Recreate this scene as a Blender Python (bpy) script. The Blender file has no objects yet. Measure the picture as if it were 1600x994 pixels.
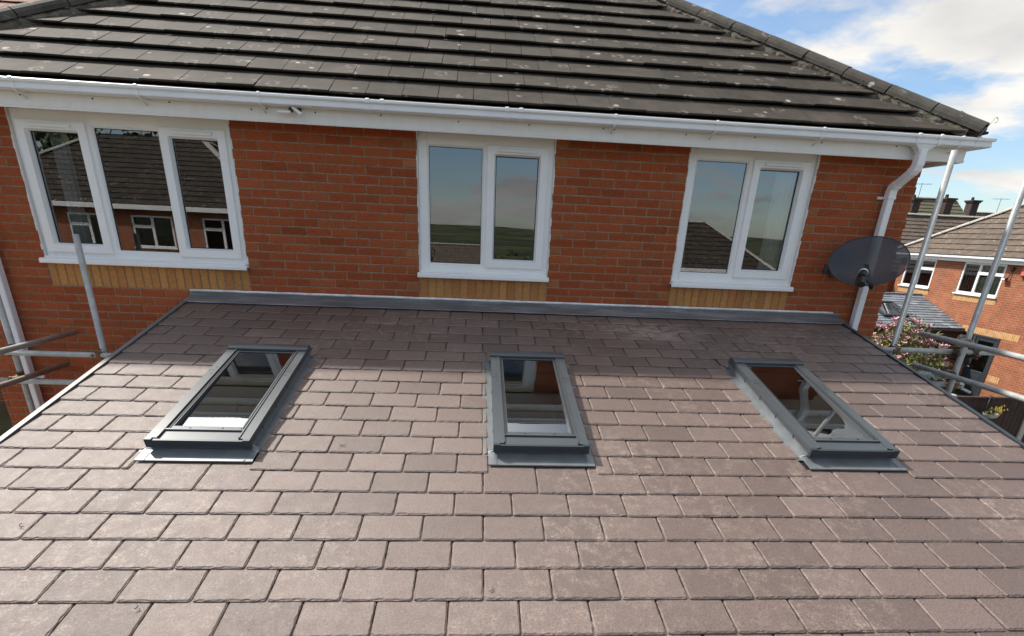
import bpy, bmesh, math, random
from mathutils import Vector, Matrix, noise
random.seed(7)
rnd = random.random
def U(a, b): return a + (b - a) * random.random()
R_ = math.radians
sc = bpy.context.scene
COL = sc.collection

# ------------------------------------------------------------------ camera
CAM = Vector((0.5466, -5.1580, 0.6480))
cam = bpy.data.cameras.new('camera'); co = bpy.data.objects.new('camera', cam); COL.objects.link(co)
cam.sensor_width = 36.0; cam.lens = 805.65 / 1600 * 36.0
cam.shift_y = (675.55 - 497.0) / 1600.0
cam.clip_start = 0.05; cam.clip_end = 9000
r0 = (0.99727382, -0.06031768, 0.04250543); u0 = (-0.01754523, 0.36568172, 0.93057458); f0 = (0.07167356, 0.92878343, -0.36362651)
co.matrix_world = Matrix(((r0[0], u0[0], -f0[0], CAM.x), (r0[1], u0[1], -f0[1], CAM.y), (r0[2], u0[2], -f0[2], CAM.z), (0, 0, 0, 1)))
sc.camera = co

# ------------------------------------------------------------------ light
SUN_EL = 47.0; SUN_AZ = -55.0            # azimuth measured from +y towards +x
sx, sy, sz = math.cos(R_(SUN_EL)) * math.sin(R_(SUN_AZ)), math.cos(R_(SUN_EL)) * math.cos(R_(SUN_AZ)), math.sin(R_(SUN_EL))
sl = bpy.data.lights.new('sun', 'SUN'); sl.energy = 3.7; sl.angle = R_(2.4); sl.color = (1.0, 0.94, 0.85)
so = bpy.data.objects.new('sun', sl); COL.objects.link(so)
so.rotation_euler = Vector((sx, sy, sz)).to_track_quat('Z', 'Y').to_euler()
so.location = (-20, 14, 30)

w = bpy.data.worlds.new('World'); sc.world = w; w.use_nodes = True
nt = w.node_tree; nt.nodes.clear()
def N(t, **k):
    n = nt.nodes.new(t)
    for a, b in k.items(): setattr(n, a, b)
    return n
def mathn(op, a, b=None, c=None, clamp=False):
    n = nt.nodes.new('ShaderNodeMath'); n.operation = op; n.use_clamp = clamp
    for i, v in enumerate((a, b, c)):
        if v is None: continue
        if isinstance(v, (int, float)): n.inputs[i].default_value = v
        else: nt.links.new(v, n.inputs[i])
    return n.outputs[0]
sky = N('ShaderNodeTexSky', sky_type='NISHITA'); sky.sun_disc = False
sky.sun_elevation = R_(SUN_EL); sky.sun_rotation = R_(SUN_AZ); sky.air_density = 1.0; sky.dust_density = 0.6; sky.ozone_density = 2.0
tc = N('ShaderNodeTexCoord'); sep = N('ShaderNodeSeparateXYZ'); nt.links.new(tc.outputs['Generated'], sep.inputs[0])
zz = mathn('ADD', mathn('MAXIMUM', sep.outputs[2], 0.0), 0.22)
cmb = N('ShaderNodeCombineXYZ')
nt.links.new(mathn('DIVIDE', sep.outputs[0], zz), cmb.inputs[0]); nt.links.new(mathn('DIVIDE', sep.outputs[1], zz), cmb.inputs[1])
mp = N('ShaderNodeMapping'); mp.inputs['Location'].default_value = (2.2, 9.4, 0.0); nt.links.new(cmb.outputs[0], mp.inputs[0])
n1 = N('ShaderNodeTexNoise'); n1.inputs['Scale'].default_value = 1.35; n1.inputs['Detail'].default_value = 9; n1.inputs['Roughness'].default_value = 0.56; n1.inputs['Distortion'].default_value = 0.25
nt.links.new(mp.outputs[0], n1.inputs['Vector'])
cr = N('ShaderNodeValToRGB'); cr.color_ramp.elements[0].position = 0.485; cr.color_ramp.elements[1].position = 0.575
nt.links.new(n1.outputs[0], cr.inputs[0])
# thin high streaks
mp2 = N('ShaderNodeMapping'); mp2.inputs['Scale'].default_value = (0.7, 2.6, 1); mp2.inputs['Rotation'].default_value = (0, 0, R_(35)); nt.links.new(cmb.outputs[0], mp2.inputs[0])
n2 = N('ShaderNodeTexNoise'); n2.inputs['Scale'].default_value = 1.1; n2.inputs['Detail'].default_value = 6; n2.inputs['Roughness'].default_value = 0.6
nt.links.new(mp2.outputs[0], n2.inputs['Vector'])
cr2 = N('ShaderNodeValToRGB'); cr2.color_ramp.elements[0].position = 0.45; cr2.color_ramp.elements[1].position = 0.85; cr2.color_ramp.elements[1].color = (0.4, 0.4, 0.4, 1)
nt.links.new(n2.outputs[0], cr2.inputs[0])
# pale horizon
hz = mathn('POWER', mathn('SUBTRACT', 1.0, mathn('MAXIMUM', sep.outputs[2], 0.0)), 14.0)
vd = N('ShaderNodeVectorMath', operation='DOT_PRODUCT'); nt.links.new(tc.outputs['Generated'], vd.inputs[0]); vd.inputs[1].default_value = (-0.30, 0.60, 0.74)
added_bank = mathn('POWER', mathn('MAXIMUM', vd.outputs['Value'], 0.0), 6.0)  # cloud bank added out of view, brightens what the roof windows reflect
cf = mathn('MAXIMUM', mathn('MAXIMUM', cr.outputs[0], cr2.outputs[0]), mathn('MAXIMUM', mathn('MULTIPLY', hz, 0.22), mathn('MULTIPLY', added_bank, 0.95)), clamp=True)
# soft grey bases inside the clouds
n3 = N('ShaderNodeTexNoise'); n3.inputs['Scale'].default_value = 1.9; n3.inputs['Detail'].default_value = 5; nt.links.new(mp.outputs[0], n3.inputs['Vector'])
crg = N('ShaderNodeValToRGB'); crg.color_ramp.elements[0].position = 0.3; crg.color_ramp.elements[0].color = (4.5, 4.45, 4.4, 1); crg.color_ramp.elements[1].position = 0.62; crg.color_ramp.elements[1].color = (6.5, 6.3, 5.95, 1)
nt.links.new(n3.outputs[0], crg.inputs[0])
added_glow = mathn('ADD', 1.0, mathn('MULTIPLY', mathn('POWER', mathn('MAXIMUM', vd.outputs['Value'], 0.0), 14.0), 5.0))  # extra glow added to that unseen bank, lifts reflections and roof sheen
vm = N('ShaderNodeVectorMath', operation='SCALE'); nt.links.new(crg.outputs[0], vm.inputs[0]); nt.links.new(added_glow, vm.inputs['Scale'])
mx = N('ShaderNodeMixRGB'); nt.links.new(cf, mx.inputs[0]); nt.links.new(vm.outputs[0], mx.inputs[2])
skg = N('ShaderNodeMixRGB', blend_type='MULTIPLY'); skg.inputs[0].default_value = 1; skg.inputs[2].default_value = (1.0, 1.08, 1.12, 1); nt.links.new(sky.outputs[0], skg.inputs[1])
nt.links.new(skg.outputs[0], mx.inputs[1])
bg = N('ShaderNodeBackground'); bg.inputs[1].default_value = 0.105; nt.links.new(mx.outputs[0], bg.inputs[0])
wo = N('ShaderNodeOutputWorld'); nt.links.new(bg.outputs[0], wo.inputs[0])

sc.view_settings.view_transform = 'Standard'; sc.view_settings.look = 'None'; sc.view_settings.gamma = 1.0; sc.view_settings.exposure = 0.60
sc.render.engine = 'CYCLES'
sc.cycles.max_bounces = 8; sc.cycles.transparent_max_bounces = 16; sc.cycles.glossy_bounces = 4

# ------------------------------------------------------------------ materials
def mat(name):
    m = bpy.data.materials.new(name); m.use_nodes = True; t = m.node_tree; t.nodes.clear()
    o = t.nodes.new('ShaderNodeOutputMaterial'); b = t.nodes.new('ShaderNodeBsdfPrincipled'); t.links.new(b.outputs[0], o.inputs[0])
    return m, t, b
def tn(t, ty, **k):
    n = t.nodes.new(ty)
    for a, b in k.items():
        if a in n.inputs: n.inputs[a].default_value = b
        else: setattr(n, a, b)
    return n
def ramp(t, src, stops):
    r = t.nodes.new('ShaderNodeValToRGB'); e = r.color_ramp.elements
    while len(e) < len(stops): e.new(0.5)
    for i, (p, c) in enumerate(stops):
        e[i].position = p; e[i].color = (c, c, c, 1) if isinstance(c, (int, float)) else (*c, 1)
    t.links.new(src, r.inputs[0]); return r.outputs[0]
def mixc(t, fac, a, b, mode='MIX'):
    n = t.nodes.new('ShaderNodeMixRGB'); n.blend_type = mode
    for i, v in enumerate((fac, a, b)):
        if hasattr(v, 'links') or isinstance(v, bpy.types.NodeSocket): t.links.new(v, n.inputs[i])
        elif isinstance(v, (int, float)): n.inputs[i].default_value = v if i == 0 else (v, v, v, 1)
        else: n.inputs[i].default_value = (*v, 1)
    return n.outputs[0]
def coord(t, scale=(1, 1, 1), rot=(0, 0, 0), kind='Object'):
    c = t.nodes.new('ShaderNodeTexCoord'); m = t.nodes.new('ShaderNodeMapping'); m.inputs['Scale'].default_value = scale; m.inputs['Rotation'].default_value = rot
    t.links.new(c.outputs[kind], m.inputs[0]); return m.outputs[0]
def noi(t, v, scale, det=4, rough=0.55, out=0):
    n = tn(t, 'ShaderNodeTexNoise'); n.inputs['Scale'].default_value = scale; n.inputs['Detail'].default_value = det; n.inputs['Roughness'].default_value = rough
    t.links.new(v, n.inputs['Vector']); return n.outputs[out]
def bump(t, b, h, strength=0.3, dist=0.01):
    n = t.nodes.new('ShaderNodeBump'); n.inputs['Strength'].default_value = strength; n.inputs['Distance'].default_value = dist
    t.links.new(h, n.inputs['Height']); t.links.new(n.outputs[0], b.inputs['Normal']); return n
def attr(t, name, out='Color'):
    a = t.nodes.new('ShaderNodeAttribute'); a.attribute_name = name; return a.outputs[out]

def simple(name, col, rough=0.6, metal=0.0, var=0.0, vscale=6, spec=0.5, bmp=0.0, bscale=60):
    m, t, b = mat(name); v = coord(t)
    b.inputs['Roughness'].default_value = rough; b.inputs['Metallic'].default_value = metal; b.inputs['Specular IOR Level'].default_value = spec
    if var > 0:
        n = noi(t, v, vscale, 6, 0.6); lo = tuple(c * (1 - var) for c in col); hi = tuple(min(1, c * (1 + var)) for c in col)
        t.links.new(ramp(t, n, [(0.3, lo), (0.7, hi)]), b.inputs['Base Color'])
    else: b.inputs['Base Color'].default_value = (*col, 1)
    if bmp > 0: bump(t, b, noi(t, v, bscale, 5), bmp, 0.004)
    return m

# real bricks: colour per brick in attribute 'tint'
def brickmat():
    m, t, b = mat('brick_face'); v = coord(t)
    c = attr(t, 'tint')
    n = noi(t, v, 38, 6, 0.65); c = mixc(t, 1.0, c, ramp(t, n, [(0.3, 0.78), (0.5, 1.0), (0.72, 1.2)]), 'MULTIPLY')
    n2 = noi(t, v, 9, 4); c = mixc(t, ramp(t, n2, [(0.58, 0.0), (0.8, 0.2)]), c, (0.12, 0.05, 0.035))
    # mortar smear and pale bloom close to the arrises
    sm = attr(t, 'edge', 'Fac'); n3 = noi(t, v, 55, 4)
    mm = t.nodes.new('ShaderNodeMath'); mm.operation = 'MULTIPLY'; t.links.new(sm, mm.inputs[0]); t.links.new(ramp(t, n3, [(0.45, 0.0), (0.68, 0.55)]), mm.inputs[1])
    c = mixc(t, mm.outputs[0], c, (0.32, 0.18, 0.10))
    t.links.new(c, b.inputs['Base Color']); b.inputs['Roughness'].default_value = 0.85; b.inputs['Specular IOR Level'].default_value = 0.25
    vs = coord(t, (30, 30, 110)); bump(t, b, noi(t, vs, 1.0, 6, 0.7), 0.55, 0.006)
    return m
M = {}
M['brick'] = brickmat()
M['mortar'] = simple('mortar', (0.33, 0.235, 0.16), 0.95, var=0.25, vscale=30, spec=0.1, bmp=0.5, bscale=200)

def shader_brick(name, c1, c2, mortar, scale=1.0, axis='x'):
    m, t, b = mat(name)
    rot = (R_(90), 0, 0) if axis == 'x' else (R_(90), 0, R_(90))
    c = t.nodes.new('ShaderNodeTexCoord'); s = t.nodes.new('ShaderNodeSeparateXYZ'); t.links.new(c.outputs['Object'], s.inputs[0])
    ad = t.nodes.new('ShaderNodeMath'); ad.operation = 'ADD'; t.links.new(s.outputs[0], ad.inputs[0]); t.links.new(s.outputs[1], ad.inputs[1])
    cb = t.nodes.new('ShaderNodeCombineXYZ'); t.links.new(ad.outputs[0], cb.inputs[0]); t.links.new(s.outputs[2], cb.inputs[1])
    br = t.nodes.new('ShaderNodeTexBrick'); br.offset = 0.5; br.inputs['Scale'].default_value = 1.0
    br.inputs['Brick Width'].default_value = 0.225; br.inputs['Row Height'].default_value = 0.075; br.inputs['Mortar Size'].default_value = 0.006; br.inputs['Mortar Smooth'].default_value = 0.1
    br.inputs['Color1'].default_value = (*c1, 1); br.inputs['Color2'].default_value = (*c2, 1); br.inputs['Mortar'].default_value = (*mortar, 1)
    t.links.new(cb.outputs[0], br.inputs['Vector'])
    v = coord(t); col = mixc(t, 1.0, br.outputs['Color'], ramp(t, noi(t, v, 3.0, 6), [(0.3, 0.8), (0.7, 1.18)]), 'MULTIPLY')
    t.links.new(col, b.inputs['Base Color']); b.inputs['Roughness'].default_value = 0.88; b.inputs['Specular IOR Level'].default_value = 0.2
    bump(t, b, br.outputs['Fac'], -0.5, 0.006)
    return m
M['brick_far'] = shader_brick('brick_far', (0.36, 0.125, 0.06), (0.30, 0.095, 0.045), (0.36, 0.25, 0.18))
M['brick_side'] = shader_brick('brick_side', (0.26, 0.075, 0.035), (0.21, 0.06, 0.03), (0.27, 0.22, 0.17))
M['brick_dark'] = shader_brick('brick_dark', (0.17, 0.075, 0.05), (0.12, 0.06, 0.045), (0.2, 0.17, 0.14))
M['buff_far'] = simple('buff_brick', (0.58, 0.34, 0.15), 0.9, var=0.25, vscale=8)

def slatemat():
    m, t, b = mat('plum_slate'); v = coord(t)
    ti = attr(t, 'rnd', 'Fac')
    base = ramp(t, ti, [(0.0, (0.104, 0.069, 0.056)), (0.5, (0.126, 0.085, 0.069)), (1.0, (0.154, 0.107, 0.089))])
    n = noi(t, coord(t, (1, 1, 1)), 130, 6, 0.75); base = mixc(t, 1.0, base, ramp(t, n, [(0.32, 0.58), (0.68, 1.5)]), 'MULTIPLY')
    # pale bloom patches, stronger on some slates
    n2 = noi(t, v, 17, 6, 0.75); n3 = noi(t, v, 0.9, 3); n4 = noi(t, v, 110, 3, 0.6)
    f = mixc(t, 1.0, ramp(t, n2, [(0.47, 0.0), (0.64, 0.7)]), ramp(t, n3, [(0.44, 0.0), (0.62, 1.0)]), 'MULTIPLY')
    f = mixc(t, 1.0, f, ramp(t, n4, [(0.42, 0.1), (0.6, 1.0)]), 'MULTIPLY')
    base = mixc(t, f, base, (0.42, 0.33, 0.27))
    # chalky spill near the wall, right of the middle roof window
    cc = t.nodes.new('ShaderNodeTexCoord'); mpp = t.nodes.new('ShaderNodeMapping'); mpp.vector_type = 'TEXTURE'; mpp.inputs['Location'].default_value = (2.15, -0.50, -0.155); mpp.inputs['Scale'].default_value = (0.62, 0.30, 0.30)
    t.links.new(cc.outputs['Object'], mpp.inputs[0]); ln_ = t.nodes.new('ShaderNodeVectorMath'); ln_.operation = 'LENGTH'; t.links.new(mpp.outputs[0], ln_.inputs[0])
    pf = mixc(t, 1.0, ramp(t, ln_.outputs['Value'], [(0.3, 1.0), (1.0, 0.0)]), ramp(t, noi(t, coord(t, (1, 2.5, 1)), 9, 7, 0.75), [(0.4, 0.0), (0.6, 0.75)]), 'MULTIPLY')
    base = mixc(t, pf, base, (0.42, 0.35, 0.30))
    t.links.new(base, b.inputs['Base Color'])
    t.links.new(ramp(t, noi(t, v, 14, 5), [(0.3, 0.46), (0.7, 0.6)]), b.inputs['Roughness']); b.inputs['Specular IOR Level'].default_value = 0.85
    h = mixc(t, 0.45, noi(t, coord(t, (1.0, 1.6, 1)), 45, 8, 0.75), noi(t, v, 170, 4, .7))
    bump(t, b, h, 0.8, 0.007)
    return m
M['slate'] = slatemat()
def rooftile(name, c0, c1, lichen=True, moss=0.0):
    m, t, b = mat(name); v = coord(t); ti = attr(t, 'rnd', 'Fac')
    base = ramp(t, ti, [(0.0, c0), (1.0, c1)])
    base = mixc(t, 1.0, base, ramp(t, noi(t, v, 7, 7, 0.7), [(0.3, 0.68), (0.7, 1.35)]), 'MULTIPLY')
    base = mixc(t, ramp(t, noi(t, v, 2.3, 4), [(0.5, 0.0), (0.7, 0.45)]), base, (0.115, 0.085, 0.07))
    if lichen:
        def spots(sc_, th, den, seed):
            c = t.nodes.new('ShaderNodeTexCoord'); mp_ = t.nodes.new('ShaderNodeMapping'); mp_.inputs['Location'].default_value = (seed, seed * 2, 0); t.links.new(c.outputs['Object'], mp_.inputs[0])
            wv = mixc(t, 0.035, mp_.outputs[0], noi(t, mp_.outputs[0], 25, 3, out=1), 'ADD')
            vo = t.nodes.new('ShaderNodeTexVoronoi'); vo.inputs['Scale'].default_value = sc_; vo.inputs['Randomness'].default_value = 1.0; t.links.new(wv, vo.inputs['Vector'])
            s_ = t.nodes.new('ShaderNodeSeparateColor'); t.links.new(vo.outputs['Color'], s_.inputs[0])
            return vo.outputs['Distance'], s_.outputs[0], s_.outputs[1]
        def mul(a, b_):
            q = t.nodes.new('ShaderNodeMath'); q.operation = 'MULTIPLY'; t.links.new(a, q.inputs[0]); t.links.new(b_, q.inputs[1]); return q.outputs[0]
        d, r1, r2 = spots(7.5, .2, .5, 0.3)
        disc = mul(ramp(t, d, [(0.17, 1.0), (0.22, 0.0)]), ramp(t, r1, [(0.72, 0.0), (0.76, 1.0)]))
        base = mixc(t, mul(disc, ramp(t, r2, [(0.2, 0.3), (0.9, 0.95)])), base, (0.42, 0.40, 0.34))
        d, r1, r2 = spots(5.5, .2, .5, 4.1)
        ring = mul(ramp(t, d, [(0.14, 0.0), (0.24, 1.0), (0.3, 1.0), (0.36, 0.0)]), ramp(t, r1, [(0.5, 0.0), (0.6, 1.0)]))
        ring = mul(ring, ramp(t, noi(t, v, 30, 4), [(0.45, 0.0), (0.6, 0.6)]))
        base = mixc(t, ring, base, (0.3, 0.26, 0.235))
        d, r1, r2 = spots(22, .2, .5, 9.4)
        dk = mul(ramp(t, d, [(0.12, 1.0), (0.2, 0.0)]), ramp(t, r1, [(0.9, 0.0), (0.92, 1.0)]))
        base = mixc(t, dk, base, (0.012, 0.012, 0.01))
    if moss > 0:
        base = mixc(t, ramp(t, noi(t, v, 1.6, 6), [(0.35, 0.0), (0.65, moss)]), base, (0.13, 0.13, 0.075))
    t.links.new(base, b.inputs['Base Color']); b.inputs['Roughness'].default_value = 0.82; b.inputs['Specular IOR Level'].default_value = 0.25
    bump(t, b, noi(t, v, 90, 5, 0.7), 0.45, 0.006)
    return m
M['tile'] = rooftile('concrete_tile', (0.040, 0.033, 0.025), (0.055, 0.046, 0.035))
M['tile_far'] = rooftile('brown_tile', (0.105, 0.082, 0.062), (0.14, 0.108, 0.084))
M['tile_red'] = rooftile('red_tile', (0.2, 0.085, 0.05), (0.26, 0.11, 0.07), False)
M['tile_moss'] = rooftile('mossy_tile', (0.14, 0.12, 0.09), (0.17, 0.15, 0.11), False, 0.85)
M['tile_grey'] = rooftile('grey_slate', (0.14, 0.16, 0.185), (0.24, 0.27, 0.3), False)
M['chimney_brick'] = simple('chimney_brick', (0.055, 0.038, 0.03), 0.9, var=0.4, vscale=9)
def ridgemat():
    m, t, b = mat('ridge_mortar'); v = coord(t)
    base = ramp(t, noi(t, v, 9, 8, 0.7), [(0.32, (0.03, 0.03, 0.022)), (0.46, (0.12, 0.105, 0.08)), (0.72, (0.22, 0.19, 0.15))])
    base = mixc(t, ramp(t, noi(t, v, 34, 4), [(0.63, 0.0), (0.7, 0.7)]), base, (0.4, 0.37, 0.3))
    t.links.new(base, b.inputs['Base Color']); b.inputs['Roughness'].default_value = 0.95; b.inputs['Specular IOR Level'].default_value = 0.1
    bump(t, b, noi(t, v, 60, 6, 0.75), 0.9, 0.012); return m
M['bedding'] = ridgemat()
M['ridge'] = rooftile('ridge_tile', (0.062, 0.057, 0.046), (0.085, 0.078, 0.064))
M['upvc'] = simple('white_upvc', (0.88, 0.88, 0.87), 0.32, var=0.03, vscale=3)
def dirty_white():
    m, t, b = mat('fascia_white'); v = coord(t, (1, 1, 1))
    n = noi(t, coord(t, (7, 7, 0.8)), 3, 6, 0.65); n2 = noi(t, v, 5, 6)
    c = ramp(t, n, [(0.3, (0.83, 0.81, 0.78)), (0.62, (0.87, 0.86, 0.84))]); c = mixc(t, ramp(t, n2, [(0.6, 0.0), (0.85, 0.25)]), c, (0.5, 0.44, 0.36))
    t.links.new(c, b.inputs['Base Color']); b.inputs['Roughness'].default_value = 0.45; return m
M['fascia'] = dirty_white()
M['gutter'] = simple('white_gutter', (0.84, 0.85, 0.86), 0.35, var=0.05, vscale=4)
M['sealant'] = simple('sealant', (0.74, 0.73, 0.7), 0.8, var=0.1, vscale=60)
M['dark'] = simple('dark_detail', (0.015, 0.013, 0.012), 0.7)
M['black_plastic'] = simple('black_plastic', (0.02, 0.02, 0.022), 0.4)
M['alu'] = simple('grey_cladding', (0.075, 0.086, 0.094), 0.36, metal=0.2, var=0.08, vscale=5)
M['alu_dark'] = simple('grey_cladding_dark', (0.045, 0.055, 0.065), 0.4, metal=0.3)
M['flash'] = simple('flashing_grey', (0.19, 0.205, 0.215), 0.42, metal=0.35, var=0.15, vscale=9)
M['seal'] = simple('rubber_seal', (0.012, 0.013, 0.014), 0.5)
def lead():
    m, t, b = mat('lead'); v = coord(t)
    t.links.new(ramp(t, noi(t, coord(t, (1, 5, 5)), 2.2, 7, 0.65), [(0.3, (0.13, 0.13, 0.132)), (0.5, (0.2, 0.2, 0.205)), (0.72, (0.36, 0.36, 0.37))]), b.inputs['Base Color'])
    b.inputs['Roughness'].default_value = 0.42; b.inputs['Metallic'].default_value = 0.35; bump(t, b, noi(t, v, 14, 4), 0.35, 0.01); return m
M['lead'] = lead()
M['bead_silver'] = simple('silver_bead', (0.75, 0.76, 0.77), 0.35, metal=0.1, var=0.25, vscale=12)
M['plaster'] = simple('white_plaster', (0.78, 0.77, 0.75), 0.8)
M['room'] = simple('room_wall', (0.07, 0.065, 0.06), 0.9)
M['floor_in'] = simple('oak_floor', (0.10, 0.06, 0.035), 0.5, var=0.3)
M['fabric'] = simple('curtain_cloth', (0.85, 0.86, 0.88), 0.9)
M['verge'] = simple('verge_trim', (0.12, 0.12, 0.12), 0.5, spec=0.6)
M['conc'] = simple('concrete', (0.42, 0.39, 0.34), 0.9, var=0.2, vscale=12)
M['pavement'] = simple('paving', (0.28, 0.26, 0.23), 0.9, var=0.25, vscale=2)
M['fence'] = simple('fence_wood', (0.042, 0.020, 0.014), 0.75, var=0.4, vscale=6)
M['board'] = simple('timber_board', (0.30, 0.26, 0.2), 0.9, var=0.3, vscale=7)
def galv(name, c0, c1, rust=0.0):
    m, t, b = mat(name); v = coord(t, kind='Object')
    base = ramp(t, noi(t, v, 13, 7, 0.7), [(0.3, c0), (0.7, c1)])
    if rust > 0: base = mixc(t, ramp(t, noi(t, v, 4, 6, 0.7), [(0.55 - rust * 0.3, 0.0), (0.75, rust)]), base, (0.36, 0.19, 0.07))
    t.links.new(base, b.inputs['Base Color']); b.inputs['Metallic'].default_value = 0.15
    t.links.new(ramp(t, noi(t, v, 22, 5), [(0.3, 0.38), (0.7, 0.6)]), b.inputs['Roughness']); bump(t, b, noi(t, v, 45, 5), 0.25, 0.004); return m
M['galv'] = galv('galvanised_steel', (0.32, 0.33, 0.32), (0.52, 0.53, 0.51))
M['galv_rust'] = galv('weathered_steel', (0.26, 0.25, 0.22), (0.4, 0.38, 0.33), 0.5)
M['rust'] = galv('rusty_coupler', (0.045, 0.028, 0.02), (0.11, 0.07, 0.045), 0.6)
def glassm(name, ior, tint=(0.82, 0.86, 0.86)):
    m = bpy.data.materials.new(name); m.use_nodes = True; t = m.node_tree; t.nodes.clear()
    o = t.nodes.new('ShaderNodeOutputMaterial'); mx_ = t.nodes.new('ShaderNodeMixShader'); tr = t.nodes.new('ShaderNodeBsdfTransparent'); gl = t.nodes.new('ShaderNodeBsdfGlossy')
    fr = t.nodes.new('ShaderNodeFresnel'); fr.inputs[0].default_value = ior; gl.inputs['Roughness'].default_value = 0.0; gl.inputs[0].default_value = (0.95, 0.97, 1.0, 1); tr.inputs[0].default_value = (*tint, 1)
    t.links.new(fr.outputs[0], mx_.inputs[0]); t.links.new(tr.outputs[0], mx_.inputs[1]); t.links.new(gl.outputs[0], mx_.inputs[2]); t.links.new(mx_.outputs[0], o.inputs[0]); return m
M['glass'] = glassm('window_glass', 2.5, (0.72, 0.75, 0.74))
M['glass_roof'] = glassm('roof_glass', 2.9, (0.72, 0.8, 0.78))
def meshdish():
    m = bpy.data.materials.new('perforated_mesh'); m.use_nodes = True; t = m.node_tree; t.nodes.clear()
    o = t.nodes.new('ShaderNodeOutputMaterial'); mx_ = t.nodes.new('ShaderNodeMixShader'); tr = t.nodes.new('ShaderNodeBsdfTransparent'); b = t.nodes.new('ShaderNodeBsdfPrincipled')
    b.inputs['Base Color'].default_value = (0.035, 0.042, 0.055, 1); b.inputs['Roughness'].default_value = 0.45; mx_.inputs[0].default_value = 0.88
    t.links.new(tr.outputs[0], mx_.inputs[1]); t.links.new(b.outputs[0], mx_.inputs[2]); t.links.new(mx_.outputs[0], o.inputs[0]); return m
M['dish'] = meshdish()
def leafm(name, c0, c1):
    m, t, b = mat(name); ti = attr(t, 'rnd', 'Fac'); t.links.new(ramp(t, ti, [(0.0, c0), (1.0, c1)]), b.inputs['Base Color']); b.inputs['Roughness'].default_value = 0.6; b.inputs['Specular IOR Level'].default_value = 0.3; return m
M['leaf'] = leafm('green_leaf', (0.035, 0.055, 0.018), (0.11, 0.14, 0.05))
M['leaf_mag'] = leafm('olive_leaf', (0.08, 0.10, 0.03), (0.24, 0.23, 0.08))
M['petal'] = leafm('pink_petal', (0.50, 0.22, 0.30), (0.78, 0.52, 0.58))
M['bark'] = simple('bark', (0.09, 0.07, 0.05), 0.9, var=0.3, vscale=20)
M['yellow'] = simple('yellow_petal', (0.75, 0.5, 0.03), 0.6)
M['red_box'] = simple('red_box', (0.75, 0.13, 0.10), 0.5)
M['graphite'] = simple('graphite_paint', (0.035, 0.043, 0.052), 0.4)
M['rope'] = simple('pale_rope', (0.42, 0.55, 0.52), 0.8, var=0.3, vscale=40)
M['grass'] = simple('lawn', (0.055, 0.085, 0.025), 0.95, var=0.4, vscale=0.6)

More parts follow.
